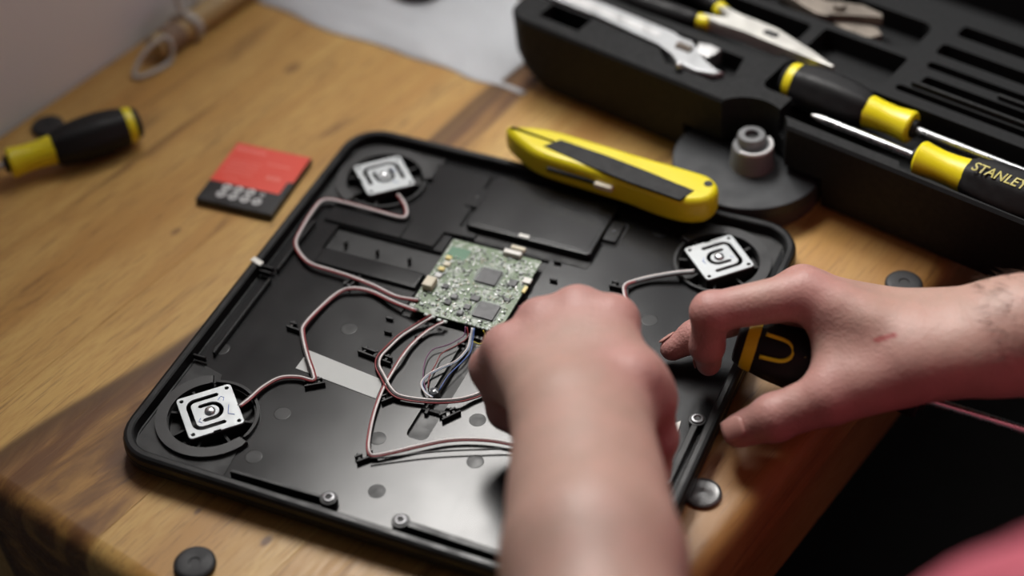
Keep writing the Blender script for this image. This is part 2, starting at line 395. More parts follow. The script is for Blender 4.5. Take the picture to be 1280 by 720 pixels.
c = BM(); prism(c, [(0.0985, 0.152), (0.161, 0.152), (0.161, 0.2235), (0.0985, 0.2235)], 0.0074, 0.03); cuts.append(c)
bm = boolean(bm, cuts)
tray = obj('tray', bm, None, SC, smooth=16)
tray.data.materials.append(M_tray); tray.data.materials.append(M_plate)
for p in tray.data.polygons:
    if p.normal.z > 0.95 and abs((p.center.z) - PL) < 0.0006: p.material_index = 1
# side ribs along the left rim
for y0_, y1_ in ((0.085, 0.150), (0.158, 0.205)):
    bm = BM(); box(bm, 0.0150, y0_, PL, 0.0168, y1_, 0.0122, 0.0004, 1); obj('rib', bm, M_tray, SC)
for y in (0.152, 0.156, 0.078):
    bm = BM(); box(bm, 0.0068, y, 0.0102, 0.0150, y + 0.0016, 0.0138, 0.0004, 1); obj('rib', bm, M_tray, SC)
bm = BM(); prism(bm, [(0.0, 0.156), (0.008, 0.1535), (0.0085, 0.157), (0.001, 0.1595)], 0.0160, 0.0164); obj('tape_scrap', bm, M_white, SC)
# raised step beside the battery compartment
bm = BM(); prism(bm, [(0.0705, 0.2095), (0.0925, 0.2095), (0.0925, 0.2245), (0.1125, 0.2245), (0.1125, 0.2285), (0.099, 0.2315), (0.099, 0.2815), (0.062, 0.2815), (0.069, 0.262), (0.0705, 0.25)], PL - 0.001, PL + 0.0016, 0.0005); obj('raised_step', bm, M_plate, SC)
bm = BM(); prism(bm, [(0.020, 0.2095), (0.0705, 0.2095), (0.0705, 0.228), (0.0600, 0.2300), (0.052, 0.2255), (0.040, 0.2225), (0.028, 0.2255), (0.020, 0.229)], PL - 0.001, PL + 0.0016, 0.0005); obj('raised_step', bm, M_plate, SC)
# ridge in front of the trough
bm = BM(); box(bm, 0.032, 0.1725, PL - 0.001, 0.0985, 0.1868, 0.0112, 0.0016, 3); obj('broad_ridge', bm, M_plate, SC, smooth=40)
for x in (0.041, 0.062, 0.083):
    bm = BM(); box(bm, x, 0.194, 0.0066, x + 0.0015, 0.1965, 0.011, 0.0003, 1); obj('peg', bm, M_matte, SC)
# sensor wells
for k, (x, y, a) in enumerate(SENS):
    well = obj('sensor_well', prism(BM(), circle(0, 0, 0.0228, 36), 0.0040, 0.0046), M_matte, SC, T(x, y))
    cor = math.atan2((0 if y < 0.15 else SY) - y, (0 if x < 0.15 else SX) - x)
    outer, inner = 0.0300, 0.0236
    p = [(outer * math.cos(cor + t), outer * math.sin(cor + t)) for t in np.linspace(-1.95, 1.95, 34)] + [(inner * math.cos(cor + t), inner * math.sin(cor + t)) for t in np.linspace(1.95, -1.95, 34)]
    bm = BM(); prism(bm, p, PL - 0.0005, 0.0118, 0.0007); obj('well_ring', bm, M_black, well, T(x, y), smooth=40)
    p = [(0.0262 * math.cos(cor + PI + t), 0.0262 * math.sin(cor + PI + t)) for t in np.linspace(-1.15, 1.15, 22)] + [(0.0245 * math.cos(cor + PI + t), 0.0245 * math.sin(cor + PI + t)) for t in np.linspace(1.15, -1.15, 22)]
    bm = BM(); prism(bm, p, PL - 0.0005, 0.0112, 0.0004); obj('well_lip', bm, M_tray, well, T(x, y), smooth=40)
    for j in range(8):
        bm = BM(); box(bm, 0.0135, -0.0007, 0.0045, 0.0228, 0.0007, 0.0098); bm.transform(RZ(j * PI / 4 + 0.2)); obj('well_rib', bm, M_matte, well, T(x, y))
    sx = 1 if x < 0.15 else -1; sy = 1 if y < 0.15 else -1
    pad = [(-0.0300, -0.0345), (0.0270, -0.0345), (0.0250, -0.0150), (0.0, 0.0), (-0.0110, 0.0300), (-0.0300, 0.0345)]
    bm = BM(); prism(bm, [(sx * a_, sy * b_) for a_, b_ in pad], PL - 0.0003, PL + 0.0004); c = BM(); prism(c, circle(0, 0, 0.0255, 36), 0, 0.03)
    obj('corner_pad', boolean(bm, [c]), M_matte, well, T(x, y))
# load sensors: a bent-beam plate with two U-shaped slots
HS = 0.01525
bm = BM(); prism(bm, rrect(-HS, -HS, HS, HS, 0.0022, 4), 0, 0.0011, 0.0002, 1)
def slot(path, wd):
    c = BM(); P = [Vector((x, y)) for x, y in path]; l = []; r = []
    for i, p in enumerate(P):
        t = (P[min(i + 1, len(P) - 1)] - P[max(i - 1, 0)]).normalized(); n = Vector((-t.y, t.x)); l.append(p + n * wd / 2); r.append(p - n * wd / 2)
    t0 = (P[0] - P[1]).normalized() * wd * 0.4; t1 = (P[-1] - P[-2]).normalized() * wd * 0.4
    return prism(c, l + [P[-1] + t1] + r[::-1] + [P[0] + t0], -0.002, 0.004)
def arc(cx, cy, r, a0, a1, n=6): return [(cx + r * math.cos(R_(a0 + (a1 - a0) * i / n)), cy + r * math.sin(R_(a0 + (a1 - a0) * i / n))) for i in range(n + 1)]
so = [(0.0055, -0.0102)] + arc(-0.0060, -0.0060, 0.0042, 270, 180) + arc(-0.0060, 0.0060, 0.0042, 180, 90) + [(0.0065, 0.0102)]
si = [(-0.0045, -0.0052)] + arc(0.0010, 0.0, 0.0052, -90, 90, 10) + [(-0.0045, 0.0052)]
hl = BM()
for sx in (-1, 1):
    for sy in (-1, 1): prism(hl, circle(sx * 0.0126, sy * 0.0126, 0.0012, 14), -0.002, 0.004)
nt_ = BM(); box(nt_, -0.002, -0.018, -0.002, 0.002, -0.0143, 0.004)
sm = boolean(bm, [slot(so, 0.0026), slot(si, 0.0025), hl, nt_])
sme = bpy.data.meshes.new('load_sensor'); sm.to_mesh(sme); sm.free(); sme.materials.append(M_paint)
rv = BM(); zlathe(rv, [(0, 0.0030), (0.0006, 0.0030), (0.0013, 0.0024), (0.0017, 0.0012), (0.0018, 0.0001)], 18)
rme = bpy.data.meshes.new('rivet'); rv.to_mesh(rme); rv.free(); rme.materials.append(M_steel)
fr = BM()
for sx in (-1, 1): box(fr, sx * 0.0142 - 0.0008, -0.0145, -0.0085, sx * 0.0142 + 0.0008, 0.0145, -0.0001)
for sy in (-1, 1): box(fr, -0.0134, sy * 0.0142 - 0.0008, -0.0085, 0.0134, sy * 0.0142 + 0.0008, -0.0001)
fme = bpy.data.meshes.new('sensor_cradle'); fr.to_mesh(fme); fr.free(); fme.materials.append(M_matte)
ink_marks = {0: [[(0.006, 0.006), (0.008, 0.008), (0.0095, 0.0065), (0.0085, 0.0045)], [(0.0105, 0.0005), (0.0085, -0.0055)], [(0.0085, -0.0055), (0.0115, -0.0075)], [(-0.006, -0.003), (-0.0075, -0.005), (-0.006, -0.0065)]],
             1: [[(-0.005, 0.008), (-0.003, 0.006), (-0.001, 0.008)], [(0.008, 0.003), (0.010, 0.006)]], 2: [[(-0.006, 0.002), (-0.0075, 0.004)], [(0.008, -0.003), (0.010, -0.001), (0.0095, 0.002)]]}
for k, (x, y, a) in enumerate(SENS):
    ms = T(x, y, 0.0134) @ RZ(R_(a)) @ Matrix.Rotation(R_((2, -3, 1, 0)[k]), 4, 'X')
    s = obj('load_sensor', sme, None, SC, ms)
    s['label'] = 'zinc-plated square load sensor with U-shaped slots'
    obj('rivet', rme, None, s, ms @ T(0, 0, 0.0011), smooth=True); obj('sensor_cradle', fme, None, s, ms)
    for st in ink_marks.get(k, []):
        bm = BM(); tube(bm, [(p[0], p[1], 0.00112) for p in st], 0.00022, 5); o = obj('pen_mark', bm, M_ink, s, ms)
# battery compartment lid with its two screw tabs
bm = BM(); prism(bm, rrect(0.1035, 0.2310, 0.1835, 0.2805, 0.003, 4), PL - 0.0005, 0.0138, 0.0012, 3)
lid = obj('battery_cover', bm, M_plate, SC, smooth=40)
bm = BM(); prism(bm, rrect(0.1065, 0.2340, 0.1805, 0.2775, 0.003, 4), 0.0136, 0.01405, 0.0003); obj('cover_panel', bm, M_plate, lid, smooth=40)
for x0_, x1_, y0_, y1_ in ((0.0945, 0.1035, 0.2500, 0.2680), (0.1835, 0.1920, 0.2495, 0.2675)):
    bm = BM(); prism(bm, rrect(x0_, y0_, x1_, y1_, 0.0012, 3), PL - 0.0005, 0.0116, 0.0004); tb = obj('screw_tab', bm, M_plate, lid)
    bm = BM(); zlathe(bm, [(0.0115, 0.0011), (0.01175, 0.0011)], 14, T((x0_ + x1_) / 2, (y0_ + y1_) / 2)); obj('screw_hole', bm, M_matte, tb)
    bm = BM(); prism(bm, rrect(x0_ - 0.0016, y0_ - 0.0016, x1_ + 0.0016, y1_ + 0.0016, 0.002, 3), PL - 0.0004, 0.0094); obj('tab_recess', bm, M_matte, lid)
bm = BM(); prism(bm, [(0.1375, 0.2322), (0.1440, 0.2322), (0.1440, 0.2348), (0.1375, 0.2348)], 0.01385, 0.0143, 0.0001, 1); obj('paper_scrap', bm, M_white, lid)
bm = BM(); prism(bm, [(0.104, 0.2245), (0.184, 0.2245), (0.184, 0.2310), (0.104, 0.2310)], PL - 0.0006, 0.0093); obj('cover_shade_strip', bm, M_matte, lid)  # flat matte black strip standing in for the shadow before the lid
# screws on thin spring arms along the rim
def screw_arm(p, q, wd=0.0030, hz=0.0128):
    p, q = Vector(p), Vector(q); d = (q - p).normalized(); n = Vector((-d.y, d.x)) * wd / 2
    bm = BM(); prism(bm, [p - n, q - n, q + n, p + n], PL - 0.0004, hz, 0.0004, 1); a = obj('spring_arm', bm, M_tray, SC)
    bm = BM(); zlathe(bm, [(PL - 0.0004, 0.0047), (hz, 0.0047), (hz + 0.0004, 0.0042)], 22, TV((p.x, p.y, 0))); b = obj('screw_boss', bm, M_tray, a, smooth=40)
    bm = BM(); zlathe(bm, [(hz, 0.0034), (hz + 0.0010, 0.0034), (hz + 0.0013, 0.0029), (hz + 0.0013, 0.0021), (hz + 0.0005, 0.0016), (hz + 0.0005, 0.0001)], 22, TV((p.x, p.y, 0))); obj('screw', bm, M_screw, b, smooth=40)
    bm = BM(); zlathe(bm, [(hz + 0.0005, 0.0016), (hz + 0.0007, 0.0015)], 14, TV((p.x, p.y, 0))); obj('screw_recess', bm, M_matte, b)
screw_arm((0.1255, 0.0142), (0.0690, 0.0125), 0.0022)
screw_arm((0.1663, 0.0142), (0.2230, 0.0135), 0.0040)
screw_arm((0.2825, 0.1325), (0.2825, 0.0850), 0.0036)
# ejector marks moulded into the floor
for px, py in ((353, 517), (472, 548), (597, 525), (471, 614), (317, 571), (277, 436), (436, 411), (594, 577), (545, 198), (812, 400), (826, 290)):
    q = at(px, py, PL)
    bm = BM(); zlathe(bm, [(PL - 0.0003, 0.0046), (PL + 0.00008, 0.0046), (PL + 0.00014, 0.0042)], 24, TV((q.x, q.y, 0))); obj('moulding_mark', bm, M_mark, SC)
bm = BM(); prism(bm, [at(px, py, PL) for px, py in ((838, 533), (851, 527), (846, 548), (834, 556))], PL, PL + 0.0008); obj('label_corner', bm, M_white, SC)
# paper tape
bm = BM(); prism(bm, [(0.0635, 0.1080), (0.1130, 0.1020), (0.1150, 0.0882), (0.0632, 0.0930)], PL, PL + 0.0003); o = obj('tape_strip', bm, M_tape, SC); o['label'] = 'strip of pale grey paper tape'
# wire clips
def clip_mesh(L):
    cb = BM(); h = 0.0028
    box(cb, -L / 2, -0.0024, 0, L / 2, -0.0012, h, 0.0002, 1)
    for x0_, x1_ in ((-L / 2 + 0.0004, -0.0012), (0.0012, L / 2 - 0.0012)): box(cb, x0_, 0.0012, 0, x1_, 0.0023, h, 0.0002, 1)
    for x in ((-L * 0.30, L * 0.22) if L < 0.015 else (-L * 0.36, -L * 0.04, L * 0.30)): box(cb, x - 0.0007, -0.0013, 0, x + 0.0007, 0.0013, 0.0019); box(cb, x - 0.0005, 0.0022, h - 0.0012, x + 0.0005, 0.0034, h - 0.0002)
    me = bpy.data.meshes.new('wire_clip'); cb.to_mesh(me); cb.free(); me.materials.append(M_matte); return me
cm1, cm2 = clip_mesh(0.0115), clip_mesh(0.0215)
for px, py, a, me in ((440, 351, 80, cm1), (371, 409, -4, cm1), (393, 478, 35, cm1), (470, 444, -6, cm2), (487, 495, 52, cm1), (562, 517, 55, cm1), (457, 570, 48, cm1), (775, 357, 2, cm1)):
    q = at(px, py, 0.0110); obj('wire_clip', me, None, SC, T(q.x, q.y, PL) @ RZ(R_(a)))
for px, py in ((485, 415), (523, 421), (487, 398), (577, 430), (697, 327), (692, 350)):
    q = at(px, py, 0.0105); bm = BM(); box(bm, q.x - 0.0022, q.y - 0.0007, PL - 0.0005, q.x + 0.0022, q.y + 0.0007, 0.0112, 0.0002, 1); obj('wire_peg', bm, M_matte, SC)
# channel bits
bm = BM(); box(bm, 0.1438, 0.088, 0.0068, 0.1458, 0.142, 0.0092, 0.0003, 1); obj('channel_rib', bm, M_matte, SC)
bm = BM(); box(bm, 0.1412, 0.0905, 0.0068, 0.1535, 0.0925, 0.0088, 0.0003, 1); obj('channel_rib', bm, M_matte, SC)
q = at(543, 492, 0.010)
bm = BM(); zlathe(bm, [(0.0068, 0.0032), (0.0100, 0.0032), (0.0122, 0.0026), (0.0130, 0.0012)], 18, TV((q.x, q.y, 0))); o = obj('indicator_lamp', bm, simple('clear_plastic', (0.10, 0.105, 0.115), 0.15, spec=0.8), SC, smooth=40)

# ------------------------------------------------------------------ circuit board
BX0, BX1, BY0, BY1, BZ = 0.1022, 0.1585, 0.1550, 0.2180, 0.0128
PCB = obj('circuit_board', prism(BM(), rrect(BX0, BY0, BX1, BY1, 0.0008, 2), BZ - 0.0012, BZ), M_pcb, SC); PCB['label'] = 'green circuit board crowded with chips'
for x in (BX0 + 0.004, BX1 - 0.004):
    for y in (BY0 + 0.004, BY1 - 0.004):
        bm = BM(); zlathe(bm, [(0.0074, 0.0022), (BZ - 0.0012, 0.0022)], 12, T(x, y)); obj('standoff', bm, M_matte, PCB)
def comp(name, px, py, lx, ly, h, mat, bev=0.0002, dz=0.0):
    q = at(px, py, BZ + h / 2); bm = BM(); box(bm, q.x - lx / 2, q.y - ly / 2, BZ - 0.0001 + dz, q.x + lx / 2, q.y + ly / 2, BZ + h + dz, bev, 1); return obj(name, bm, mat, PCB)
ch1 = comp('chip', 611, 346, 0.0125, 0.0125, 0.0013, M_chip)
ch2 = comp('chip', 608, 389, 0.0125, 0.0125, 0.0013, M_chip)
for ch, (px, py) in ((ch1, (611, 346)), (ch2, (608, 389))):
    q = at(px, py, BZ); bm = BM()
    for i in range(14):
        t = -0.0055 + i * 0.011 / 13
        for s in (-1, 1):
            box(bm, q.x + t - 0.00018, q.y + s * 0.0070 - 0.0008, BZ, q.x + t + 0.00018, q.y + s * 0.0070 + 0.0008, BZ + 0.0004)
            box(bm, q.x + s * 0.0070 - 0.0008, q.y + t - 0.00018, BZ, q.x + s * 0.0070 + 0.0008, q.y + t + 0.00018, BZ + 0.0004)
    o = obj('chip_pins', bm, M_solder, ch); o['kind'] = 'stuff'
comp('small_chip', 594, 373, 0.0055, 0.0042, 0.0012, M_chip); comp('small_chip', 641, 354, 0.0050, 0.0055, 0.0012, M_chip)
comp('small_chip', 557, 358, 0.0036, 0.0036, 0.0012, M_chip); comp('small_chip', 560, 378, 0.0036, 0.0036, 0.0012, M_chip)
comp('small_chip', 584, 384, 0.0040, 0.0038, 0.0014, M_chip); comp('small_chip', 634, 375, 0.0036, 0.0026, 0.0011, M_chip)
comp('coil', 575, 391, 0.0042, 0.0042, 0.0016, M_greyp, 0.0008); comp('coil', 568, 371, 0.0042, 0.0040, 0.0016, M_greyp, 0.0006)
comp('bare_board_patch', 573, 317, 0.0125, 0.0095, 0.00012, M_green, 0)
for px, py in ((561, 322), (552, 336)): comp('yellow_component', px, py, 0.0036, 0.0030, 0.0013, M_ylcomp, 0.0003)
comp('yellow_component', 656, 362, 0.0022, 0.0055, 0.0010, M_ylcomp)
comp('button', 559, 330, 0.0038, 0.0034, 0.0012, M_cream); comp('button', 548, 344, 0.0040, 0.0036, 0.0012, M_greyprint); comp('button', 659, 351, 0.0050, 0.0045, 0.0012, M_white)
comp('side_connector', 537, 354, 0.0062, 0.0085, 0.0042, M_cream, 0.0004)
co = comp('cable_connector', 641, 317, 0.0110, 0.0034, 0.0030, M_white, 0.0003); comp('connector_latch', 648, 311, 0.0090, 0.0030, 0.0022, M_cream, 0.0003)
for i in range(8):
    comp('header_pin', 583 + i * 5.2, 404 + i * 1.6, 0.0016, 0.0020, 0.0014, M_solder, 0.0004)
for i, (px, py) in enumerate(((523, 374), (527, 380), (521, 387), (533, 393), (541, 396), (549, 400), (556, 402))):
    comp('solder_pad', px, py, 0.0030, 0.0024, 0.0010, M_solder, 0.0005)
rnd = random.Random(3); mats = [M_solder, M_chip, M_cream, M_dull]
for mi, cnt in ((0, 420), (1, 170), (2, 50), (3, 130)):
    bm = BM()
    for _ in range(cnt):
        x = rnd.uniform(BX0 + 0.0015, BX1 - 0.002); y = rnd.uniform(BY0 + 0.002, BY1 - 0.003)
        if x < BX0 + 0.015 and y > BY1 - 0.014: continue
        if any(abs(x - c_.x) < 0.0085 and abs(y - c_.y) < 0.0085 for c_ in (at(611, 346, BZ), at(608, 389, BZ))): continue
        l = rnd.uniform(0.0005, 0.0014); wv = rnd.uniform(0.0004, 0.0008)
        if rnd.random() < 0.5: l, wv = wv, l
        box(bm, x - l / 2, y - wv / 2, BZ, x + l / 2, y + wv / 2, BZ + rnd.uniform(0.0004, 0.0009))
    o = obj('tiny_components', bm, mats[mi], PCB); o['kind'] = 'stuff'

# ------------------------------------------------------------------ wiring
def run(path, cols, r=0.00056, z=0.0115, name='sensor_wire', up=0.0, n=5):
    P = []
    for p in path: P.append(at(p[0], p[1], p[2] if len(p) > 2 else z))
    sp = spline(P, n); k = len(cols)
    for i, m in enumerate(cols):
        wh = m is M_wirew and k > 1; bm = BM(); tube(bm, sp, r * (1.2 if wh else 0.95), 7, off=((i - (k - 1) / 2) * 2 * r * 0.98, 0.0003 if wh else up)); obj(name, bm, m, SC, smooth=True)
TRI = [M_wirew, M_wirer, M_wireb]; IRT = TRI[::-1]
run([(497, 243, 0.0145), (503, 250), (508, 260), (508, 269), (500, 272), (470, 264), (432, 254), (406, 250), (392, 263), (377, 287), (370, 304), (377, 319), (390, 330), (415, 338), (440, 346, 0.0125), (468, 357), (495, 370, 0.013), (523, 375, 0.0142)], [M_wireb, M_wirew, M_wirer], z=0.0125)
run([(299, 508, 0.0142), (312, 498, 0.013), (328, 484), (350, 472), (374, 471), (391, 475, 0.0125), (391, 466, 0.0128), (384, 445), (378, 418), (381, 405, 0.0125), (404, 381), (424, 365), (441, 360, 0.0125), (464, 364), (492, 377, 0.013), (521, 388, 0.0142)], [M_wireb, M_wirew, M_wirer])
run([(540, 395, 0.0142), (520, 407), (500, 420), (485, 434), (474, 446, 0.0128), (472, 458), (479, 472), (488, 488, 0.0125), (502, 497), (540, 502), (570, 501, 0.013), (592, 496), (612, 488), (640, 478), (700, 470)], [M_wirer, M_wireb, M_wirew][::-1])
run([(555, 402, 0.0142), (535, 413), (515, 430), (502, 446, 0.0128), (492, 462), (478, 487), (467, 517), (461, 545), (460, 562, 0.0125), (466, 570), (490, 566), (520, 559), (560, 551), (600, 550), (640, 556), (700, 575)], [M_wirew, M_wirer])
run([(462, 573, 0.0122), (490, 571), (540, 565), (600, 562), (650, 563), (700, 585)], [M_wireb])
run([(868, 340, 0.0142), (845, 342, 0.0130), (815, 347), (795, 352), (783, 357, 0.0125), (782, 366), (787, 388), (790, 410), (785, 440), (770, 470)], [M_wirew, M_wirer, M_wireb][::-1])
run([(868, 340, 0.0150), (845, 342, 0.0138), (815, 347, 0.0120), (795, 352)], [M_greyp], r=0.0011, z=0.0118, name='wire_sleeve')
run([(648, 384, 0.0128), (665, 383), (690, 384), (720, 392)], [M_wirer, M_wirep], name='board_wire')
thin = dict(r=0.00036, name='board_wire')
run([(582, 408, 0.0142), (579, 420), (560, 431), (541, 437), (532, 450), (529, 470), (532, 488, 0.0105)], [M_wirep], **thin)
run([(584, 409, 0.0142), (584, 422), (570, 432), (552, 442), (545, 455), (537, 470), (535, 485, 0.0105)], [M_wirer], **thin)
run([(591, 410, 0.0142), (588, 424), (584, 437), (570, 452), (550, 461), (534, 470), (527, 480), (532, 491), (541, 497, 0.0110)], [M_wirelb, M_wirew], **thin)
run([(593, 410, 0.0142), (591, 425), (588, 440), (578, 452), (560, 470), (549, 488, 0.0105)], [M_wireblue], **thin)
run([(588, 409, 0.0142), (590, 420), (583, 434), (572, 446), (552, 478), (545, 490, 0.0105)], [M_wireb], **thin)
run([(604, 413, 0.0142), (607, 420), (606, 426), (600, 430), (592, 427)], [M_wirey], **thin)
run([(610, 415, 0.0142), (612, 424), (603, 432), (595, 433)], [M_cream], **thin)

# ------------------------------------------------------------------ rubber feet taken off the scale
fb = BM(); zlathe(fb, [(0, 0.0100), (0.0008, 0.0107), (0.0024, 0.0107), (0.0034, 0.0098), (0.0038, 0.0080), (0.0036, 0.0030), (0.0030, 0.0026), (0.0030, 0.0001)], 36)
fme = bpy.data.meshes.new('rubber_bumper'); fb.to_mesh(fme); fb.free(); fme.materials.append(M_rubber); fme.shade_smooth(); fme.set_sharp_from_angle(angle=R_(50))
for px, py, lb, dz in ((243, 703, 'round black rubber foot nearest the front left end of the table', 0), (59, 156, 'round black rubber foot beside the screwdriver at the wall', 0), (1130, 353, 'round black rubber foot on the table behind the wrist', 0)):
    q = at(px, py, 0.003); tag(obj('rubber_bumper', fme, None, None, T(q.x, q.y, 0.0)), lb, 'rubber bumper', 'rubber feet taken off the scale')
gb = BM(); zlathe(gb, [(0, 0.0092), (0.0006, 0.0098), (0.0020, 0.0098), (0.0026, 0.0090), (0.0018, 0.0080), (0.0022, 0.0010), (0.0022, 0.0001)], 36)
q = at(886, 616, 0.003)
gq = Vector((0.2985, q.y, 0))
tag(obj('rubber_bumper', gb, simple('glossy_grey_rubber', (0.07, 0.07, 0.07), 0.22, var=0.2), None, TV(gq), smooth=50), 'shiny grey rubber foot lying against the right side of the scale', 'rubber bumper', 'rubber feet taken off the scale')

# ------------------------------------------------------------------ phone battery
b0, b1, b2, b3 = at(297, 177, 0.0055), at(387, 197, 0.0055), at(340, 268, 0.0055), at(245, 248, 0.0055)
cx = (b0 + b1 + b2 + b3) / 4; xd = ((b1 - b0) + (b2 - b3)); ang = math.atan2(xd.y, xd.x)
MB_ = T(cx.x, cx.y, 0) @ RZ(ang); bl, bw = 0.0525, 0.0580
BAT = thing('phone_battery', MB_, 'flat red and black phone battery lying left of the scale', 'battery')
bm = BM(); box(bm, -bl / 2, -bw / 2, 0, bl / 2, bw / 2, 0.0052, 0.0008, 2); obj('casing', bm, M_black, BAT, MB_)
bm = BM(); prism(bm, [(-bl / 2 + 0.0003, -bw / 2 + 0.019), (bl / 2 - 0.004, -bw / 2 + 0.019), (bl / 2 - 0.004, -bw / 2 + 0.031), (bl / 2 - 0.0003, -bw / 2 + 0.032), (bl / 2 - 0.0003, bw / 2 - 0.0003), (-bl / 2 + 0.0003, bw / 2 - 0.0003)], 0.0050, 0.00535); lab = obj('red_label', bm, M_red, BAT, MB_)
rnd = random.Random(5)
for (x, y, l, h) in ((-0.014, 0.0235, 0.020, 0.0030), (0.010, 0.015, 0.016, 0.0014), (-0.012, 0.012, 0.022, 0.0008), (-0.012, 0.009, 0.020, 0.0008), (-0.012, 0.006, 0.022, 0.0008), (-0.012, 0.003, 0.018, 0.0008), (-0.012, 0.000, 0.021, 0.0008), (-0.014, -0.005, 0.010, 0.0008), (0.011, 0.003, 0.007, 0.0038)):
    bm = BM(); t = x - l / 2
    while t < x + l / 2:
        wv = rnd.uniform(0.5, 1.0) * max(h * 0.75, 0.0008); box(bm, t, y - h / 2, 0.0053, t + wv, y + h / 2 * rnd.uniform(0.6, 1), 0.00542); t += wv + h * 0.28
    o = obj('small_print', bm, M_pinkprint, lab, MB_); o['kind'] = 'stuff'
for r_ in range(2):
    for c_ in range(4):
        x = -0.0120 + c_ * 0.0082 - r_ * 0.0005; y = -0.0135 - r_ * 0.0068
        bm = BM(); rr = 0.0031 if (c_ < 3 or r_ == 1) else 0.0016
        zlathe(bm, [(0.0051, rr), (0.00535, rr)], 18, T(x, y)); ic = obj('printed_symbol', bm, M_greyprint, BAT, MB_)
        bm = BM(); box(bm, x - rr * 0.6, y - 0.0004, 0.0053, x + rr * 0.6, y + 0.0004, 0.00545); box(bm, x - 0.0004, y - rr * 0.5, 0.0053, x + 0.0004, y + rr * 0.5, 0.00545); obj('symbol_cross', bm, M_black, ic, MB_)

# ------------------------------------------------------------------ screwdrivers
def screwdriver(M, label, shaft=0.10, k=1.0, group=None, lettering=None, logo=False, collar=None):
    """axis +X from the butt end to the tip, origin at the butt end on the axis."""
    t = thing('screwdriver', M, label, 'screwdriver', group)
    def L(name, prof, mat, par=None, n=30): return obj(name, lathe(BM(), [(s * k, r * k) for s, r in prof], n), mat, par or t, M, smooth=35)
    L('end_cap', [(0.0, 0.0075), (0.0008, 0.0098), (0.0030, 0.0112), (0.0045, 0.0116)], M_grip)
    L('end_ring', [(0.0045, 0.0119), (0.0060, 0.0124), (0.0095, 0.0130), (0.0105, 0.0128)], M_yel)
    # softly three-sided grip
    prof = [(0.0105, 0.0128), (0.018, 0.0143), (0.028, 0.0153), (0.038, 0.0152), (0.050, 0.0142), (0.058, 0.0128), (0.0625, 0.0108)]
    loops = []
    for s, r in prof:
        loops.append([(s * k, k * r * (1 + 0.035 * math.cos(6 * a)) * math.cos(a), k * r * (1 + 0.035 * math.cos(6 * a)) * math.sin(a)) for a in [2 * PI * i / 48 for i in range(48)]])
    g = obj('grip', loft(BM(), loops), M_grip, t, M, smooth=50)
    L('collar', [(0.0600, 0.0108), (0.0640, 0.0104), (0.072, 0.0096), (0.080, 0.0094), (0.087, 0.0101), (0.092, 0.0108), (0.0935, 0.0100), (0.0940, 0.0060)], collar or M_yel)
    L('ferrule', [(0.0938, 0.0062), (0.0965, 0.0058), (0.0970, 0.0040)], M_grip)
    sh = L('shaft', [(0.0960, 0.0024), (0.097 + shaft, 0.0024)], M_steel, n=16)
    L('tip', [(0.097 + shaft, 0.0024), (0.102 + shaft, 0.0020), (0.106 + shaft, 0.0009)], M_dull, sh, 16)
    if lettering:
        bm = text_bm(lettering, 0.0080 * k, Matrix.Identity(4), 0.0003, 0.25, 0.00012)
        for v in bm.verts:
            a = 0.40 - v.co.y / (0.0150 * k); rr = 0.0158 * k + v.co.z
            v.co = Vector((0.0415 * k - v.co.x, rr * math.sin(a), rr * math.cos(a)))
        obj('lettering', bm, M_print, g, M)
    if logo:
        bm = BM()
        P = [(0.013, -0.5), (0.024, -0.42), (0.028, -0.1), (0.024, 0.25), (0.013, 0.30)]
        tube(bm, [(s * k, 0.0148 * k * math.sin(a + logo), 0.0148 * k * math.cos(a + logo)) for s, a in spline2(P)], 0.0011 * k, 6); obj('grip_inlay', bm, M_yel, g, M, smooth=True)
        bm = BM()
        tube(bm, [(s * k, 0.0152 * k * math.sin(a + logo), 0.0152 * k * math.cos(a + logo)) for s, a in ((0.034, -0.1), (0.037, 0.2), (0.040, -0.1))], 0.0006 * k, 6); obj('grip_mark', bm, M_print, g, M, smooth=True)
    return t
def spline2(P): return [(p.x, p.y) for p in spline([(a, b, 0) for a, b in P], 5)]
q0 = at(175, 152, 0.0148); q1 = at(0, 208, 0.0148)
screwdriver(frame_x((q0.x, q0.y, 0.0148), (q1.x - q0.x, q1.y - q0.y, 0)), 'yellow and black screwdriver lying by itself on the table near the wall', 0.06, 0.92)

# ------------------------------------------------------------------ utility knife resting on the back rim
k0, k1 = at(640, 184, 0.026), at(890, 256, 0.026)
xd = (k1 - k0); kl = xd.length; MK = frame_x((k0.x, k0.y, 0.0166), (xd.x, xd.y, 0))
KN = thing('utility_knife', MK, 'yellow utility knife with black inlay resting on the back rim of the scale', 'knife')
o_ = [(-0.007, 0.0062), (0.008, 0.0135), (0.024, 0.0162), (0.050, 0.0160), (0.080, 0.0150), (kl - 0.022, 0.0150), (kl - 0.006, 0.0135), (kl + 0.002, 0.0050), (kl, -0.0070), (kl - 0.012, -0.0140), (kl - 0.030, -0.0145), (0.080, -0.0120), (0.050, -0.0112), (0.025, -0.0100), (0.010, -0.0050)]
osp = [Vector((p.x, p.y)) for p in spline([(a, b, 0) for a, b in [o_[-1]] + o_ + o_[:2]], 6)][6:-6]
osp = osp[:-1] if (osp[0] - osp[-1]).length < 1e-5 else osp
def inset(P, d):
    n = len(P); out = []
    for i in range(n):
        t = (P[(i + 1) % n] - P[i - 1]).normalized(); out.append(P[i] + Vector((t.y, -t.x)) * -d if area2(P) > 0 else P[i] + Vector((t.y, -t.x)) * d)
    return out
def area2(P): return sum(P[i].x * P[(i + 1) % len(P)].y - P[(i + 1) % len(P)].x * P[i].y for i in range(len(P)))
if area2(osp) < 0: osp = osp[::-1]
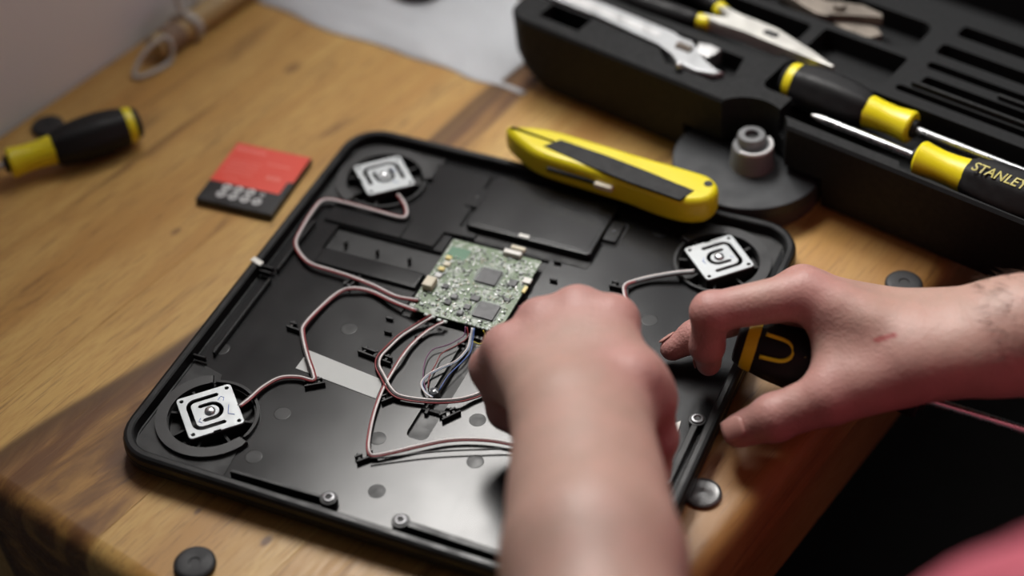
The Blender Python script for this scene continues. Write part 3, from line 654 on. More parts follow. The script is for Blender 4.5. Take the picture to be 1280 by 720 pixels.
bm = BM(); loft(bm, [[(p.x, p.y, z) for p in inset(osp, d)] for d, z in ((0.0050, 0.0), (0.0022, 0.0008), (0.0006, 0.0028), (0.0, 0.0055), (0.0, 0.0140), (0.0006, 0.0167), (0.0022, 0.0187), (0.0044, 0.0195))])
KB = obj('handle', bm, M_yel, KN, MK, smooth=50)
ip = [MK.inverted() @ at(px, py, 0.0366) for px, py in ((679, 182), (701, 174), (759, 194.5), (812, 215), (868, 238), (850, 249.5), (787, 227.5), (733, 205.5))]
bm = BM(); prism(bm, [(p.x, p.y) for p in ip], 0.0185, 0.0200, 0.0004); obj('black_inlay', bm, M_grip, KB, MK)
bm = BM(); zlathe(bm, [(0.0186, 0.0026), (0.0198, 0.0026)], 16, T(kl - 0.0050, 0.0055)); obj('lanyard_hole', bm, M_matte, KB, MK)
bm = BM(); box(bm, 0.030, -0.0126, 0.0100, 0.072, -0.0100, 0.0126); obj('slider_slot', bm, M_matte, KB, MK)
bm = BM(); box(bm, 0.062, -0.0150, 0.0094, 0.074, -0.0105, 0.0132, 0.0012, 2); obj('slider_button', bm, M_cream, KN, MK)

# ------------------------------------------------------------------ tool case
CA = R_(-14.4); MC = T(0.0622, 0.3873, 0) @ RZ(CA)
def cc(u, v, z=0.0): return MC @ Vector((u, v, z))
CT = 0.055
CASE = thing('tool_case', MC @ T(0.25, 0.15), 'open black moulded tool case holding hand tools', 'tool case')
bm = BM()
def case_loop(d, z, e=0.0): return [(x, y, z) for x, y in rrect(d + e, d, 0.60 - d, 0.34 - d, max(0.016 - d, 0.003), 5)]
loft(bm, [case_loop(0.008, 0.0, 0.022), case_loop(0.004, 0.004, 0.016), case_loop(0.002, 0.014, 0.006), case_loop(0.001, 0.026, 0.001), case_loop(0.0, CT - 0.002), case_loop(0.0015, CT)])
cuts = []
DISC = (0.1880, 0.0, 0.0465)
def cut(f): c = BM(); f(c); cuts.append(c)
cut(lambda c: prism(c, circle(0.1895, -0.0105, 0.0250, 40), -0.01, 0.08))
cut(lambda c: prism(c, circle(DISC[0], DISC[1], 0.0490, 48), -0.01, 0.0255))
cut(lambda c: prism(c, rrect(0.0215, 0.0100, 0.0530, 0.0258, 0.001, 2), CT - 0.016, 0.08))
cut(lambda c: prism(c, rrect(0.178, 0.0255, 0.42, 0.0590, 0.006, 3), CT - 0.020, 0.08))
cut(lambda c: prism(c, [(0.200, 0.0085), (0.281, 0.0085), (0.284, 0.0035), (0.40, 0.0020), (0.40, 0.036), (0.310, 0.036), (0.300, 0.0280), (0.281, 0.0255), (0.200, 0.0255)], CT - 0.018, 0.08))
cut(lambda c: prism(c, [(-0.02, 0.0270), (0.055, 0.0270), (0.105, 0.0240), (0.118, 0.0130), (0.152, 0.0130), (0.160, 0.024), (0.155, 0.044), (0.10, 0.044), (0.055, 0.0440), (-0.02, 0.0440)], CT - 0.012, 0.08))
cut(lambda c: prism(c, rrect(0.010, 0.052, 0.172, 0.098, 0.004, 3), CT - 0.024, 0.08))
cut(lambda c: prism(c, rrect(0.120, 0.106, 0.235, 0.140, 0.008, 3), CT - 0.014, 0.08))
for u0, u1, vv0, vv1, dep in ((0.245, 0.56, 0.068, 0.074, 0.012), (0.255, 0.56, 0.081, 0.090, 0.016), (0.250, 0.56, 0.098, 0.105, 0.012), (0.248, 0.56, 0.114, 0.126, 0.018), (0.25, 0.56, 0.138, 0.150, 0.014), (0.02, 0.56, 0.165, 0.200, 0.02), (0.02, 0.11, 0.110, 0.150, 0.02), (0.180, 0.238, 0.066, 0.100, 0.014)):
    cut(lambda c, u0=u0, u1=u1, vv0=vv0, vv1=vv1, dep=dep: prism(c, rrect(u0, vv0, u1, vv1, 0.0025, 2), CT - dep, 0.08))
bm = boolean(bm, cuts)
es = [e for e in bm.edges if all(abs(v.co.z - CT) < 1e-5 for v in e.verts) and len(e.link_faces) == 2 and e.calc_face_angle(0) > 0.6]
try: bmesh.ops.bevel(bm, geom=es, offset=0.0012, segments=2, affect='EDGES', profile=0.5, clamp_overlap=True)
except Exception: pass
obj('case_body', bm, M_case, CASE, MC, smooth=35)
for u0, vv0 in ((0.252, 0.0775), (0.30, 0.094)):
    bm = BM(); box(bm, u0, vv0 - 0.0015, CT - 0.001, u0 + 0.22, vv0 + 0.0010, CT + 0.0035, 0.001, 2); obj('moulded_ridge', bm, M_case, CASE, MC)
# screwdrivers in the case
screwdriver(MC @ T(0.1845, 0.0425, 0.0530), 'screwdriver in the tool case with its butt end towards the pliers', 0.10, 0.93, 'screwdrivers in the tool case')
screwdriver(MC @ T(0.3790, 0.0185, 0.0545) @ RZ(PI), 'screwdriver in the front channel of the tool case reading STANLEY on its grip', 0.060, 0.97, 'screwdrivers in the tool case', lettering='STANLEY')
# adjustable wrench
MW_ = MC @ T(0, 0, 0.0455)
WR = thing('adjustable_wrench', MW_, 'silver adjustable wrench lying in its slot in the tool case', 'wrench')
hp = [(-0.015, 0.0285), (0.050, 0.0290), (0.105, 0.0265), (0.117, 0.0205), (0.124, 0.0155), (0.138, 0.0145), (0.150, 0.0180), (0.1535, 0.0235), (0.142, 0.0225), (0.137, 0.0240), (0.136, 0.0300), (0.126, 0.0320), (0.121, 0.0400), (0.112, 0.0400), (0.105, 0.0385), (0.050, 0.0420), (-0.015, 0.0425)]
bm = BM(); prism(bm, hp, 0.0, 0.0115, 0.0020, 3); WB = obj('handle_and_jaw', bm, simple('satin_chrome', (0.40, 0.41, 0.42), 0.48, 0.6, var=0.06), WR, MW_, smooth=40)
bm = BM(); prism(bm, [(0.004, 0.0325), (0.100, 0.0305), (0.100, 0.0355), (0.004, 0.0385)], 0.0113, 0.0118, 0.0003, 1); obj('handle_panel', bm, M_dull, WB, MW_)
bm = BM(); prism(bm, [(0.1275, 0.0325), (0.1375, 0.0310), (0.1385, 0.0350), (0.1400, 0.0425), (0.1310, 0.0435), (0.1230, 0.0410)], 0.001, 0.0110, 0.0012, 2); obj('moving_jaw', bm, M_dull, WR, MW_, smooth=40)
bm = BM(); lathe(bm, [(0.1150, 0.0010), (0.1150, 0.0030)] + [(0.1150 + i * 0.0010, 0.0032 if i % 2 else 0.0026) for i in range(1, 10)] + [(0.1250, 0.0030), (0.1250, 0.0010)], 16, T(0, 0.0300, 0.0112)); obj('worm_screw', bm, M_rust, WR, MW_)
bm = BM(); zlathe(bm, [(0.0, 0.0022), (0.0050, 0.0022), (0.0062, 0.0014), (0.0064, 0.0002)], 14, T(0.1285, 0.0110, 0.0090)); obj('pivot_pin', bm, M_steel, WR, MW_, smooth=True)
# needle-nose pliers
MP_ = MC @ T(0, 0, 0.0400)
PLR = thing('needle_nose_pliers', MP_, 'long-nose pliers with black and yellow grips lying in the tool case', 'pliers')
jp = [(0.112, 0.0600), (0.128, 0.0605), (0.143, 0.0615), (0.165, 0.0605), (0.190, 0.0600), (0.2070, 0.0600), (0.2075, 0.0625), (0.190, 0.0655), (0.172, 0.0720), (0.160, 0.0765), (0.146, 0.0760), (0.132, 0.0745), (0.118, 0.0800), (0.114, 0.0760), (0.126, 0.0710), (0.130, 0.0685), (0.122, 0.0665), (0.111, 0.0650)]
bm = BM(); prism(bm, jp, 0.0120, 0.0205, 0.0015, 2); PJ = obj('jaws', bm, M_white if False else simple('satin_steel', (0.62, 0.61, 0.57), 0.42, 0.55, var=0.06), PLR, MP_, smooth=40)
bm = BM(); prism(bm, rrect(0.1535, 0.0660, 0.1640, 0.0715, 0.0024, 4), 0.0204, 0.0207); obj('jaw_opening', bm, M_matte, PJ, MP_)
for pth, yw in (([(0.118, 0.0625), (0.100, 0.0600), (0.070, 0.0580), (0.030, 0.0600)], 0), ([(0.119, 0.0775), (0.105, 0.0830), (0.075, 0.0900), (0.030, 0.0920)], 1)):
    P = spline([(a, b_, 0.0158) for a, b_ in pth], 6); n = len(P)
    bm = BM(); tube(bm, P[3:], [0.0050 + 0.0016 * math.sin(PI * i / (n - 3)) for i in range(n - 3)], 12); obj('grip', bm, M_grip, PLR, MP_, smooth=True)
    bm = BM(); tube(bm, P[:5], 0.0049, 12); obj('grip_end', bm, M_yel, PLR, MP_, smooth=True)
# worn slip-joint pliers
MS_ = MC @ T(0, 0, 0.0415)
SJ = thing('slip_joint_pliers', MS_, 'worn grey-brown slip-joint pliers lying far back in the tool case', 'pliers')
ja = [(0.128, 0.1245), (0.150, 0.1185), (0.172, 0.1120), (0.195, 0.1080), (0.206, 0.1100), (0.211, 0.1170), (0.205, 0.1220), (0.190, 0.1215), (0.180, 0.1265), (0.165, 0.1310), (0.150, 0.1300), (0.128, 0.1330)]
jb = [(0.150, 0.1120), (0.168, 0.1075), (0.176, 0.1090), (0.186, 0.1180), (0.206, 0.1245), (0.203, 0.1300), (0.188, 0.1320), (0.170, 0.1240), (0.158, 0.1180)]
bm = BM(); prism(bm, ja, 0.004, 0.0110, 0.0014, 2); obj('half', bm, M_rust, SJ, MS_, smooth=40)
bm = BM(); prism(bm, jb, 0.0105, 0.0165, 0.0014, 2); obj('half', bm, M_rust, SJ, MS_, smooth=40)
bm = BM(); zlathe(bm, [(0.012, 0.0042), (0.0185, 0.0042), (0.0195, 0.0034), (0.0195, 0.0002)], 18, T(0.178, 0.1195)); obj('joint_bolt', bm, M_rust, SJ, MS_, smooth=40)

# ------------------------------------------------------------------ round black base with a grey knob, tucked into the bite of the case
dc = cc(DISC[0], DISC[1]); MD = TV(dc)
DK = thing('black_puck', MD, 'round black disc with a grey knob tucked against the tool case', 'disc')
bm = BM(); zlathe(bm, [(0.0, 0.0440), (0.001, 0.0450), (0.0115, 0.0450)], 56); obj('foam_base', bm, M_foam, DK, MD, smooth=40)
bm = BM(); zlathe(bm, [(0.0115, 0.0455), (0.0122, DISC[2]), (0.0190, DISC[2]), (0.0200, DISC[2] - 0.0012), (0.0202, 0.0160)], 56); obj('disc_plate', bm, M_disc, DK, MD, smooth=40)
bm = BM(); zlathe(bm, [(0.0200, 0.0135), (0.0260, 0.0130), (0.0330, 0.0125), (0.0345, 0.0118), (0.0345, 0.0085), (0.0335, 0.0080)], 36, T(0.003, -0.004)); obj('knob', bm, M_greyp, DK, MD, smooth=40)
bm = BM(); zlathe(bm, [(0.0330, 0.0086), (0.0390, 0.0086), (0.0400, 0.0078), (0.0400, 0.0044), (0.0360, 0.0040), (0.0360, 0.0002)], 32, T(0.001, -0.001)); obj('knob_top', bm, M_greyp, DK, MD, smooth=40)
bm = BM(); zlathe(bm, [(0.0360, 0.0040), (0.0368, 0.0038)], 20, T(0.001, -0.001)); obj('knob_socket', bm, M_matte, DK, MD)
bm = BM(); tube(bm, [Vector((0.003 + 0.0112 * math.cos(a), -0.004 + 0.0112 * math.sin(a), 0.0352)) for a in np.linspace(-2.0, 0.9, 20)], 0.0013, 8); obj('knob_collar', bm, M_greyprint, DK, MD, smooth=True)

# ------------------------------------------------------------------ sheet of bubble film behind
e_ = [(300, -12), (345, 10), (420, 40), (500, 65), (570, 90), (625, 108), (680, 124), (738, 132), (790, 135)]
front = [at(px, py, 0.001) for px, py in e_]; front = spline([(p.x, p.y, 0) for p in front], 10)
back = Vector((0.249, 0.9686, 0)) * 0.30
NU, NVv = len(front), 70
def sheet_h(x, y, j):
    lat = 0.0058; gx = x / lat; gy = y / (lat * 0.866); ro = math.floor(gy + 0.5); fx = gx + 0.5 * (ro % 2); dx = (fx - math.floor(fx + 0.5)) * lat; dy = (gy - ro) * lat * 0.866
    d = math.hypot(dx, dy); b = max(0, 1 - (d / 0.0026) ** 2) ** 0.5 * 0.0016
    wv = 0.0012 * math.sin(x * 61 + y * 23) + 0.0010 * math.sin(y * 83 - x * 37)
    q = MC.inverted() @ Vector((x, y, 0)); near = min(1, max(0, (-0.004 - q.x) / 0.03)) if q.y > -0.004 else min(1, max(0, (-0.006 - q.y) / 0.015) + max(0, (-0.004 - q.x) / 0.03))
    amp = near * min(1, j / 3)
    return 0.0006 + amp * (b + max(0, 0.0018 + wv))
bm = BM(); top = []; bot = []
for i, p in enumerate(front):
    rt = []; rb = []
    for j in range(NVv):
        q = p + back * (j / (NVv - 1)); q = q + Vector((0.0012 * math.sin(i * 0.7), 0.0012 * math.cos(i * 0.5), 0)) * (1 - min(1, j / 6))
        lq = MC.inverted() @ Vector((q.x, q.y, 0))
        h = sheet_h(q.x, q.y, j)
        if lq.x > 0.0 and lq.y > -0.002: h = -1
        rt.append((q, h)); rb.append(None)
    top.append(rt)
vt = {}; vb = {}
for i in range(NU):
    for j in range(NVv):
        q, h = top[i][j]
        if h > 0: vt[i, j] = bm.verts.new((q.x, q.y, h)); vb[i, j] = bm.verts.new((q.x, q.y, max(0.0002, h - 0.0006)))
for i in range(NU - 1):
    for j in range(NVv - 1):
        k4 = [(i, j), (i + 1, j), (i + 1, j + 1), (i, j + 1)]
        if all(k in vt for k in k4):
            bm.faces.new([vt[k] for k in k4]); bm.faces.new([vb[k] for k in k4[::-1]])
bm.verts.ensure_lookup_table()
be = [e for e in bm.edges if len(e.link_faces) == 1]
pair = {vt[k]: vb[k] for k in vt}
for e in be:
    a, b_ = e.verts
    if a in pair and b_ in pair:
        try: bm.faces.new((a, b_, pair[b_], pair[a]))
        except Exception: pass
bmesh.ops.delete(bm, geom=[v for v in bm.verts if not v.link_faces], context='VERTS')
bmesh.ops.recalc_face_normals(bm, faces=bm.faces)
tag(obj('bubble_film', bm, M_sheet, None, None, smooth=True), 'sheet of pale bubble film spread on the table left of the tool case', 'film')
# dark cap lying on the film
q = at(524, -14, 0.004)
MQ = T(q.x, q.y, 0.0045)
CP = thing('rubber_stopper', MQ, 'dark round stopper lying on the bubble film at the top edge', 'stopper')
bm = BM(); zlathe(bm, [(0, 0.0190), (0.001, 0.0200), (0.010, 0.0195), (0.013, 0.0170), (0.014, 0.0120), (0.014, 0.0002)], 40); obj('cap_body', bm, M_rubber, CP, MQ, smooth=40)
bm = BM(); zlathe(bm, [(0.0138, 0.0075), (0.0200, 0.0065), (0.0215, 0.0050), (0.0215, 0.0002)], 30); obj('cap_knob', bm, M_rubber, CP, MQ, smooth=40)

# ------------------------------------------------------------------ wooden rod with cord against the wall
r0 = at(192, 62, 0.0095); r0 = MT.inverted() @ r0; ru = max(r0.x, WALL_U + 0.0105)
MRD = MT @ T(ru, r0.y, 0.0)
ROD = thing('wooden_rod', MRD, 'pale wooden rod with white cord lying along the wall', 'rod')
bm = BM(); tube(bm, [(0, 0.000, 0.0095), (0, 0.0015, 0.0095), (0, 0.02, 0.0095), (0, 0.24, 0.0095), (0, 0.25, 0.0095)], [0.0070, 0.0088, 0.0092, 0.0092, 0.0088], 18); RD = obj('rod', bm, M_rod, ROD, MRD, smooth=40)
bm = BM()
lp = [(0.003, 0.006, 0.0185), (-0.002, -0.006, 0.0150), (-0.0045, -0.016, 0.0080), (-0.002, -0.0225, 0.0024), (0.005, -0.021, 0.0020), (0.0112, -0.010, 0.0020), (0.0125, 0.002, 0.0022), (0.0118, 0.007, 0.0080), (0.0085, 0.008, 0.0160)]
lp = [(a_ * 0.62 + 0.0035, b_, c_) for a_, b_, c_ in lp]
tube(bm, spline(lp + lp[:1], 6)[:-1], 0.0017, 8, closed=True); obj('cord_loop', bm, M_cord, ROD, MRD, smooth=True)
for vv in (0.030, 0.033):
    bm = BM(); tube(bm, [(0.0103 * math.cos(a), vv + 0.004 * math.cos(a), 0.0095 + 0.0103 * math.sin(a)) for a in np.linspace(-1.1, 4.1, 26)], 0.0018, 8); obj('cord_wrap', bm, M_cord, ROD, MRD, smooth=True)
bm = BM(); tube(bm, spline([(0.003, 0.031, 0.0195), (0.000, 0.030, 0.0250), (-0.003, 0.031, 0.0340), (-0.006, 0.037, 0.0420), (-0.0065, 0.046, 0.0400), (-0.0050, 0.050, 0.0320), (-0.001, 0.046, 0.0215)], 6), 0.0018, 8); obj('cord_tail', bm, M_cord, ROD, MRD, smooth=True)
bm = BM(); tube(bm, [(0, 0.010, 0.0095), (0, 0.024, 0.0095)], 0.0098, 18); obj('rod_binding', bm, simple('brown_binding', (0.23, 0.15, 0.10), 0.7, var=0.2, scale=400, bmp=0.3), ROD, MRD, smooth=40)


# ------------------------------------------------------------------ the person: both arms, shirt, trousers
def surfnet(V, lo, h):
    Sg = V < 0; nx, ny, nz = V.shape
    cs = [(a, b, c) for a in (0, 1) for b in (0, 1) for c in (0, 1)]
    cnt = np.zeros((nx - 1, ny - 1, nz - 1), np.int8)
    for a, b, c in cs: cnt += Sg[a:nx - 1 + a, b:ny - 1 + b, c:nz - 1 + c]
    cell = np.argwhere((cnt > 0) & (cnt < 8)); vals = {k: V[cell[:, 0] + k[0], cell[:, 1] + k[1], cell[:, 2] + k[2]] for k in cs}
    acc = np.zeros((len(cell), 3)); n = np.zeros(len(cell))
    for k in cs:
        for ax in range(3):
            if k[ax]: continue
            k2 = tuple(1 if i == ax else k[i] for i in range(3)); a, b = vals[k], vals[k2]; m = (a < 0) != (b < 0)
            t = np.where(m, a / np.where(m, a - b, 1), 0); p = np.array(k, float)[None].repeat(len(cell), 0); p[:, ax] += t
            acc += p * m[:, None]; n += m
    verts = np.array(lo) + h * (cell + acc / n[:, None])
    I = -np.ones((nx - 1, ny - 1, nz - 1), np.int64); I[cell[:, 0], cell[:, 1], cell[:, 2]] = np.arange(len(cell))
    faces = []
    for ax in range(3):
        sl0 = [slice(1, -1)] * 3; sl1 = [slice(1, -1)] * 3; sl0[ax] = slice(0, -1); sl1[ax] = slice(1, None)
        a, b = Sg[tuple(sl0)], Sg[tuple(sl1)]
        e = np.argwhere(a != b); s0 = a[e[:, 0], e[:, 1], e[:, 2]]
        base = e.copy()
        for i in range(3):
            if i != ax: base[:, i] += 1
        o1, o2 = [(ax + 1) % 3, (ax + 2) % 3]
        q = []
        for d1, d2 in ((-1, -1), (0, -1), (0, 0), (-1, 0)):
            c = base.copy(); c[:, o1] += d1; c[:, o2] += d2; q.append(I[c[:, 0], c[:, 1], c[:, 2]])
        q = np.stack(q, 1); q[~s0] = q[~s0][:, ::-1]; faces.append(q)
    return verts, np.concatenate(faces)
class Grid:
    def __init__(g, lo, hi, h):
        g.lo = np.array(lo, float); g.h = h; g.n = np.ceil((np.array(hi) - g.lo) / h).astype(int) + 1
        g.ax = [(g.lo[i] + h * np.arange(g.n[i])).astype(np.float32) for i in range(3)]
    def new(g): return np.full(g.n, 1.0, np.float32)
    def win(g, lo, hi):
        a = np.clip(np.floor((np.array(lo) - g.lo) / g.h).astype(int), 0, g.n); b = np.clip(np.ceil((np.array(hi) - g.lo) / g.h).astype(int) + 1, 0, g.n)
        return tuple(slice(x, y) for x, y in zip(a, b))
    def cone(g, D, p, q, r0, r1, k=0.0, sq=None, pad=0.03):
        """round tapered bone from p to q added to D by a smooth union; sq = (direction, factor) flattens it."""
        p, q = np.array(p, float), np.array(q, float); R = max(r0, r1) + pad
        s = g.win(np.minimum(p, q) - R, np.maximum(p, q) + R)
        X, Y, Z = np.meshgrid(*[g.ax[i][s[i]] for i in range(3)], indexing='ij', sparse=True)
        d = q - p; dd = d @ d + 1e-12
        t = np.clip(((X - p[0]) * d[0] + (Y - p[1]) * d[1] + (Z - p[2]) * d[2]) / dd, 0, 1)
        vx, vy, vz = X - p[0] - t * d[0], Y - p[1] - t * d[1], Z - p[2] - t * d[2]
        L2 = vx * vx + vy * vy + vz * vz
        if sq is not None:
            m = np.array(sq[0], float); m /= np.linalg.norm(m); c = vx * m[0] + vy * m[1] + vz * m[2]; L2 = L2 + c * c * (sq[1] ** 2 - 1)
        f = (np.sqrt(L2) - (r0 + (r1 - r0) * t)).astype(np.float32)
        A = D[s]
        if k > 0: hh = np.maximum(k - np.abs(A - f), 0) / k; D[s] = np.minimum(A, f) - hh * hh * k * 0.25
        else: D[s] = np.minimum(A, f)
    def ell(g, D, c, r, k=0.0, rot=None, pad=0.04):
        c = np.array(c, float); R = max(r) + pad; s = g.win(c - R, c + R)
        X, Y, Z = np.meshgrid(*[g.ax[i][s[i]] - c[i] for i in range(3)], indexing='ij', sparse=True)
        if rot is not None:
            m = np.array(rot.to_3x3().inverted()); X, Y, Z = (m[0, 0] * X + m[0, 1] * Y + m[0, 2] * Z), (m[1, 0] * X + m[1, 1] * Y + m[1, 2] * Z), (m[2, 0] * X + m[2, 1] * Y + m[2, 2] * Z)
        k0 = np.sqrt((X / r[0]) ** 2 + (Y / r[1]) ** 2 + (Z / r[2]) ** 2); k1 = np.sqrt((X / r[0] ** 2) ** 2 + (Y / r[1] ** 2) ** 2 + (Z / r[2] ** 2) ** 2) + 1e-6
        f = (k0 * (k0 - 1) / k1).astype(np.float32); A = D[s]
        if k > 0: hh = np.maximum(k - np.abs(A - f), 0) / k; D[s] = np.minimum(A, f) - hh * hh * k * 0.25
        else: D[s] = np.minimum(A, f)
def smin(a, b, k): h = np.maximum(k - np.abs(a - b), 0) / k; return np.minimum(a, b) - h * h * k * 0.25

def arm(joints, h=0.0021):
    """joints: elbow, shoulder, forearm bones, wrist pair, metacarpal heads, finger chains -> vertices, faces, redness"""
    fing, palm, limbs = joints['fingers'], joints['palm'], joints['limbs']
    pts = np.array([p for f in fing for p, r in f] + [p for a in palm for p in a[:2]] + [p for a in limbs for p in a[:2]])
    g = Grid(pts.min(0) - 0.06, pts.max(0) + 0.06, h)
    D = g.new()
    for p, q, r0, r1, *sq in limbs: g.cone(D, p, q, r0, r1, 0.016, sq[0] if sq else None)
    for p, q, r0, r1, *sq in palm: g.cone(D, p, q, r0, r1, 0.011, sq[0] if sq else None)
    red = []
    for f in fing:
        E = g.new()
        for i, ((p, r0), (q, r1)) in enumerate(zip(f, f[1:])):
            g.cone(E, p, q, r0, r1, 0.0035 if i else 0.0)
        for p, r0 in f[1:-1]: g.ell(E, p, (r0 * 1.05,) * 3, 0.003)
        D = smin(D, E, 0.0055)
        red += [np.array(p) for p, r in f]
    v, q = surfnet(D, g.lo, g.h)
    rd = np.zeros(len(v))
    for p in red:
        d = np.linalg.norm(v - p, axis=1); rd = np.maximum(rd, np.exp(-(d / 0.022) ** 2))
    return v, q, rd
def V3(v): return np.array(v)

# --- right hand (its thumb side towards us, gripping a screwdriver in the palm)
rI, rM, rRg, rP = dp(1008, 368, 0.905), dp(1003, 362, 0.925), dp(1014, 364, 0.944), dp(1036, 374, 0.958)
rRW, rUW = dp(1168, 450, 0.882), dp(1168, 410, 0.906)
rELB, rSH = Vector((0.628, 0.268, 0.105)), Vector((0.665, 0.165, 0.31))
fw = dp(1285, 418, 0.880)
right = dict(
    fingers=[
        [(rI, 0.0128), (dp(889, 390, 0.905), 0.0102), (dp(884, 432, 0.919), 0.0086), (dp(886, 454, 0.931), 0.0070)],
        [(rM, 0.0125), (dp(912, 395, 0.941), 0.0100), (dp(868, 421, 0.950), 0.0084), (dp(840, 436, 0.9525), 0.0069)],
        [(rRg, 0.0118), (dp(972, 400, 0.968), 0.0098), (dp(990, 440, 0.960), 0.0084), (dp(1018, 458, 0.946), 0.0070)],
        [(rP, 0.0108), (dp(1005, 412, 0.976), 0.0088), (dp(1020, 446, 0.968), 0.0076), (dp(1042, 462, 0.955), 0.0066)],
        [(dp(1118, 474, 0.886), 0.0150), (dp(1036, 496, 0.890), 0.0138), (dp(968, 522, 0.897), 0.0118), (dp(924, 538, 0.906), 0.0092)]],
    palm=[(rRW, rI, 0.0165, 0.0125), (rRW.lerp(rUW, 0.35), rM, 0.0165, 0.0122), (rRW.lerp(rUW, 0.7), rRg, 0.0160, 0.0116), (rUW, rP, 0.0165, 0.0108),
          (dp(1128, 462, 0.884), dp(1050, 478, 0.892), 0.0165, 0.0140), (dp(1040, 395, 0.903), dp(1052, 478, 0.896), 0.0120, 0.0130), (dp(1080, 420, 0.900), dp(1070, 470, 0.897), 0.0150, 0.0150)],
    limbs=[(rRW, rRW.lerp(fw, 0.5) + Vector((0, -0.006, 0)), 0.0185, 0.0205), (rUW, rUW.lerp(fw, 0.5) + Vector((0, 0.006, -0.001)), 0.0180, 0.0200),
           (rRW.lerp(rUW, 0.5), fw, 0.0195, 0.0270), (fw, rELB, 0.0270, 0.0400), (rELB, rSH, 0.0400, 0.0480)])
# --- left hand (a loose fist seen over its back, thumb hanging on its right)
lI, lM, lRg, lP = dp(766, 402, 0.878), dp(722, 390, 0.884), dp(676, 404, 0.884), dp(634, 436, 0.876)
lW = at(728, 522, 0.090)
camx = RC @ Vector((1, 0, 0))
lRW, lUW = lW + camx * 0.0115 + Vector((0, 0, -0.002)), lW - camx * 0.0115
lELB, lSH = Vector((0.366, -0.195, 0.112)), Vector((0.520, -0.150, 0.262))
fl_ = at(741, 700, 0.103)
pPIP = dp(616, 460, 0.894)
left = dict(
    fingers=[
        [(lI, 0.0128), (lI + Vector((-0.006, 0.024, -0.036)), 0.0105), (lI + Vector((0.004, 0.008, -0.056)), 0.0088), (lI + Vector((0.012, -0.010, -0.062)), 0.0074)],
        [(lM, 0.0128), (lM + Vector((0.004, 0.028, -0.034)), 0.0105), (lM + Vector((0.006, 0.010, -0.054)), 0.0088), (lM + Vector((0.006, -0.008, -0.052)), 0.0074)],
        [(lRg, 0.0122), (lRg + Vector((-0.006, 0.022, -0.036)), 0.0102), (lRg + Vector((0.002, 0.002, -0.052)), 0.0086), (lRg + Vector((0.006, -0.012, -0.046)), 0.0072)],
        [(lP, 0.0118), (pPIP, 0.0112), (pPIP + Vector((0.010, -0.008, -0.020)), 0.0092), (pPIP + Vector((0.022, -0.014, -0.022)), 0.0074)],
        [(dp(790, 476, 0.836), 0.0145), (dp(810, 500, 0.852), 0.0132), (dp(818, 548, 0.864), 0.0112), (dp(818, 583, 0.874), 0.0088)]],
    palm=[(lRW, lI, 0.0185, 0.0128), (lRW.lerp(lUW, 0.35), lM, 0.0185, 0.0128), (lRW.lerp(lUW, 0.7), lRg, 0.0185, 0.0122), (lUW, lP, 0.0190, 0.0118),
          (lUW + Vector((-0.004, 0.01, -0.01)), pPIP + Vector((0.010, -0.004, 0.0)), 0.0150, 0.0125), (lRW + Vector((0, 0.01, -0.008)), dp(800, 492, 0.846), 0.0170, 0.0150), (dp(792, 470, 0.850), lI + Vector((0, -0.012, -0.012)), 0.0140, 0.0130)],
    limbs=[(lRW, lRW.lerp(fl_, 0.6) + camx * 0.006, 0.0200, 0.0240), (lUW, lUW.lerp(fl_, 0.6) - camx * 0.006, 0.0200, 0.0240), (lW, fl_, 0.0225, 0.0365), (fl_, lELB, 0.0365, 0.0430), (lELB, lSH, 0.0430, 0.0490)])
va, qa, ra = arm(right); vb_, qb, rb_ = arm(left)

# --- torso (under the shirt), neck and head
fac = Vector((-0.89, 0.46, 0)).normalized(); sid = Vector((0.46, 0.89, 0)).normalized()      # the way the person faces, and towards the right shoulder
CH = (rSH + lSH) / 2 + Vector((0.02, -0.01, -0.02)); PEL = Vector((0.680, -0.040, -0.245))
ROT = Matrix((fac, sid, Vector((0, 0, 1)))).transposed().to_4x4()
def torso(g, D, grow):
    g.ell(D, CH + Vector((0, 0, -0.06)) + fac * 0.014, (0.098 + grow, 0.150 + grow, 0.165), 0.05, ROT, 0.06)
    g.ell(D, CH.lerp(PEL, 0.5) + fac * 0.015, (0.105 + grow, 0.142 + grow, 0.200), 0.06, ROT, 0.06)
    g.ell(D, PEL + Vector((0, 0, 0.02)), (0.108 + grow, 0.160 + grow, 0.120), 0.06, ROT, 0.06)
g = Grid((0.36, -0.36, -0.40), (0.86, 0.32, 0.66), 0.0075); D = g.new(); torso(g, D, -0.006)
NK = CH + Vector((0, 0, 0.09)); HD = NK + Vector((0, 0, 0.145)) + fac * 0.035
g.cone(D, CH + Vector((0, 0, 0.03)), HD - Vector((0, 0, 0.03)), 0.062, 0.052, 0.05)
g.cone(D, lSH, rSH, 0.052, 0.052, 0.05)
g.ell(D, HD + Vector((0, 0, 0.03)) - fac * 0.008, (0.093, 0.075, 0.092), 0.03, ROT)
g.ell(D, HD - Vector((0, 0, 0.035)) + fac * 0.025, (0.062, 0.056, 0.075), 0.03, ROT)
g.cone(D, HD + fac * 0.088 + Vector((0, 0, 0.012)), HD + fac * 0.106 - Vector((0, 0, 0.026)), 0.008, 0.013, 0.012)
for s_ in (-1, 1): g.ell(D, HD + sid * 0.078 * s_ - fac * 0.005, (0.020, 0.009, 0.032), 0.008, ROT)
g.cone(D, HD + fac * 0.084 + sid * 0.022 - Vector((0, 0, 0.060)), HD + fac * 0.084 - sid * 0.022 - Vector((0, 0, 0.060)), 0.008, 0.008, 0.008)
vc, qc = surfnet(D, g.lo, g.h)
VV = np.concatenate([va, vb_, vc]); QQ = np.concatenate([qa, qb + len(va), qc + len(va) + len(vb_)]); RR = np.concatenate([ra, rb_, np.zeros(len(vc))])

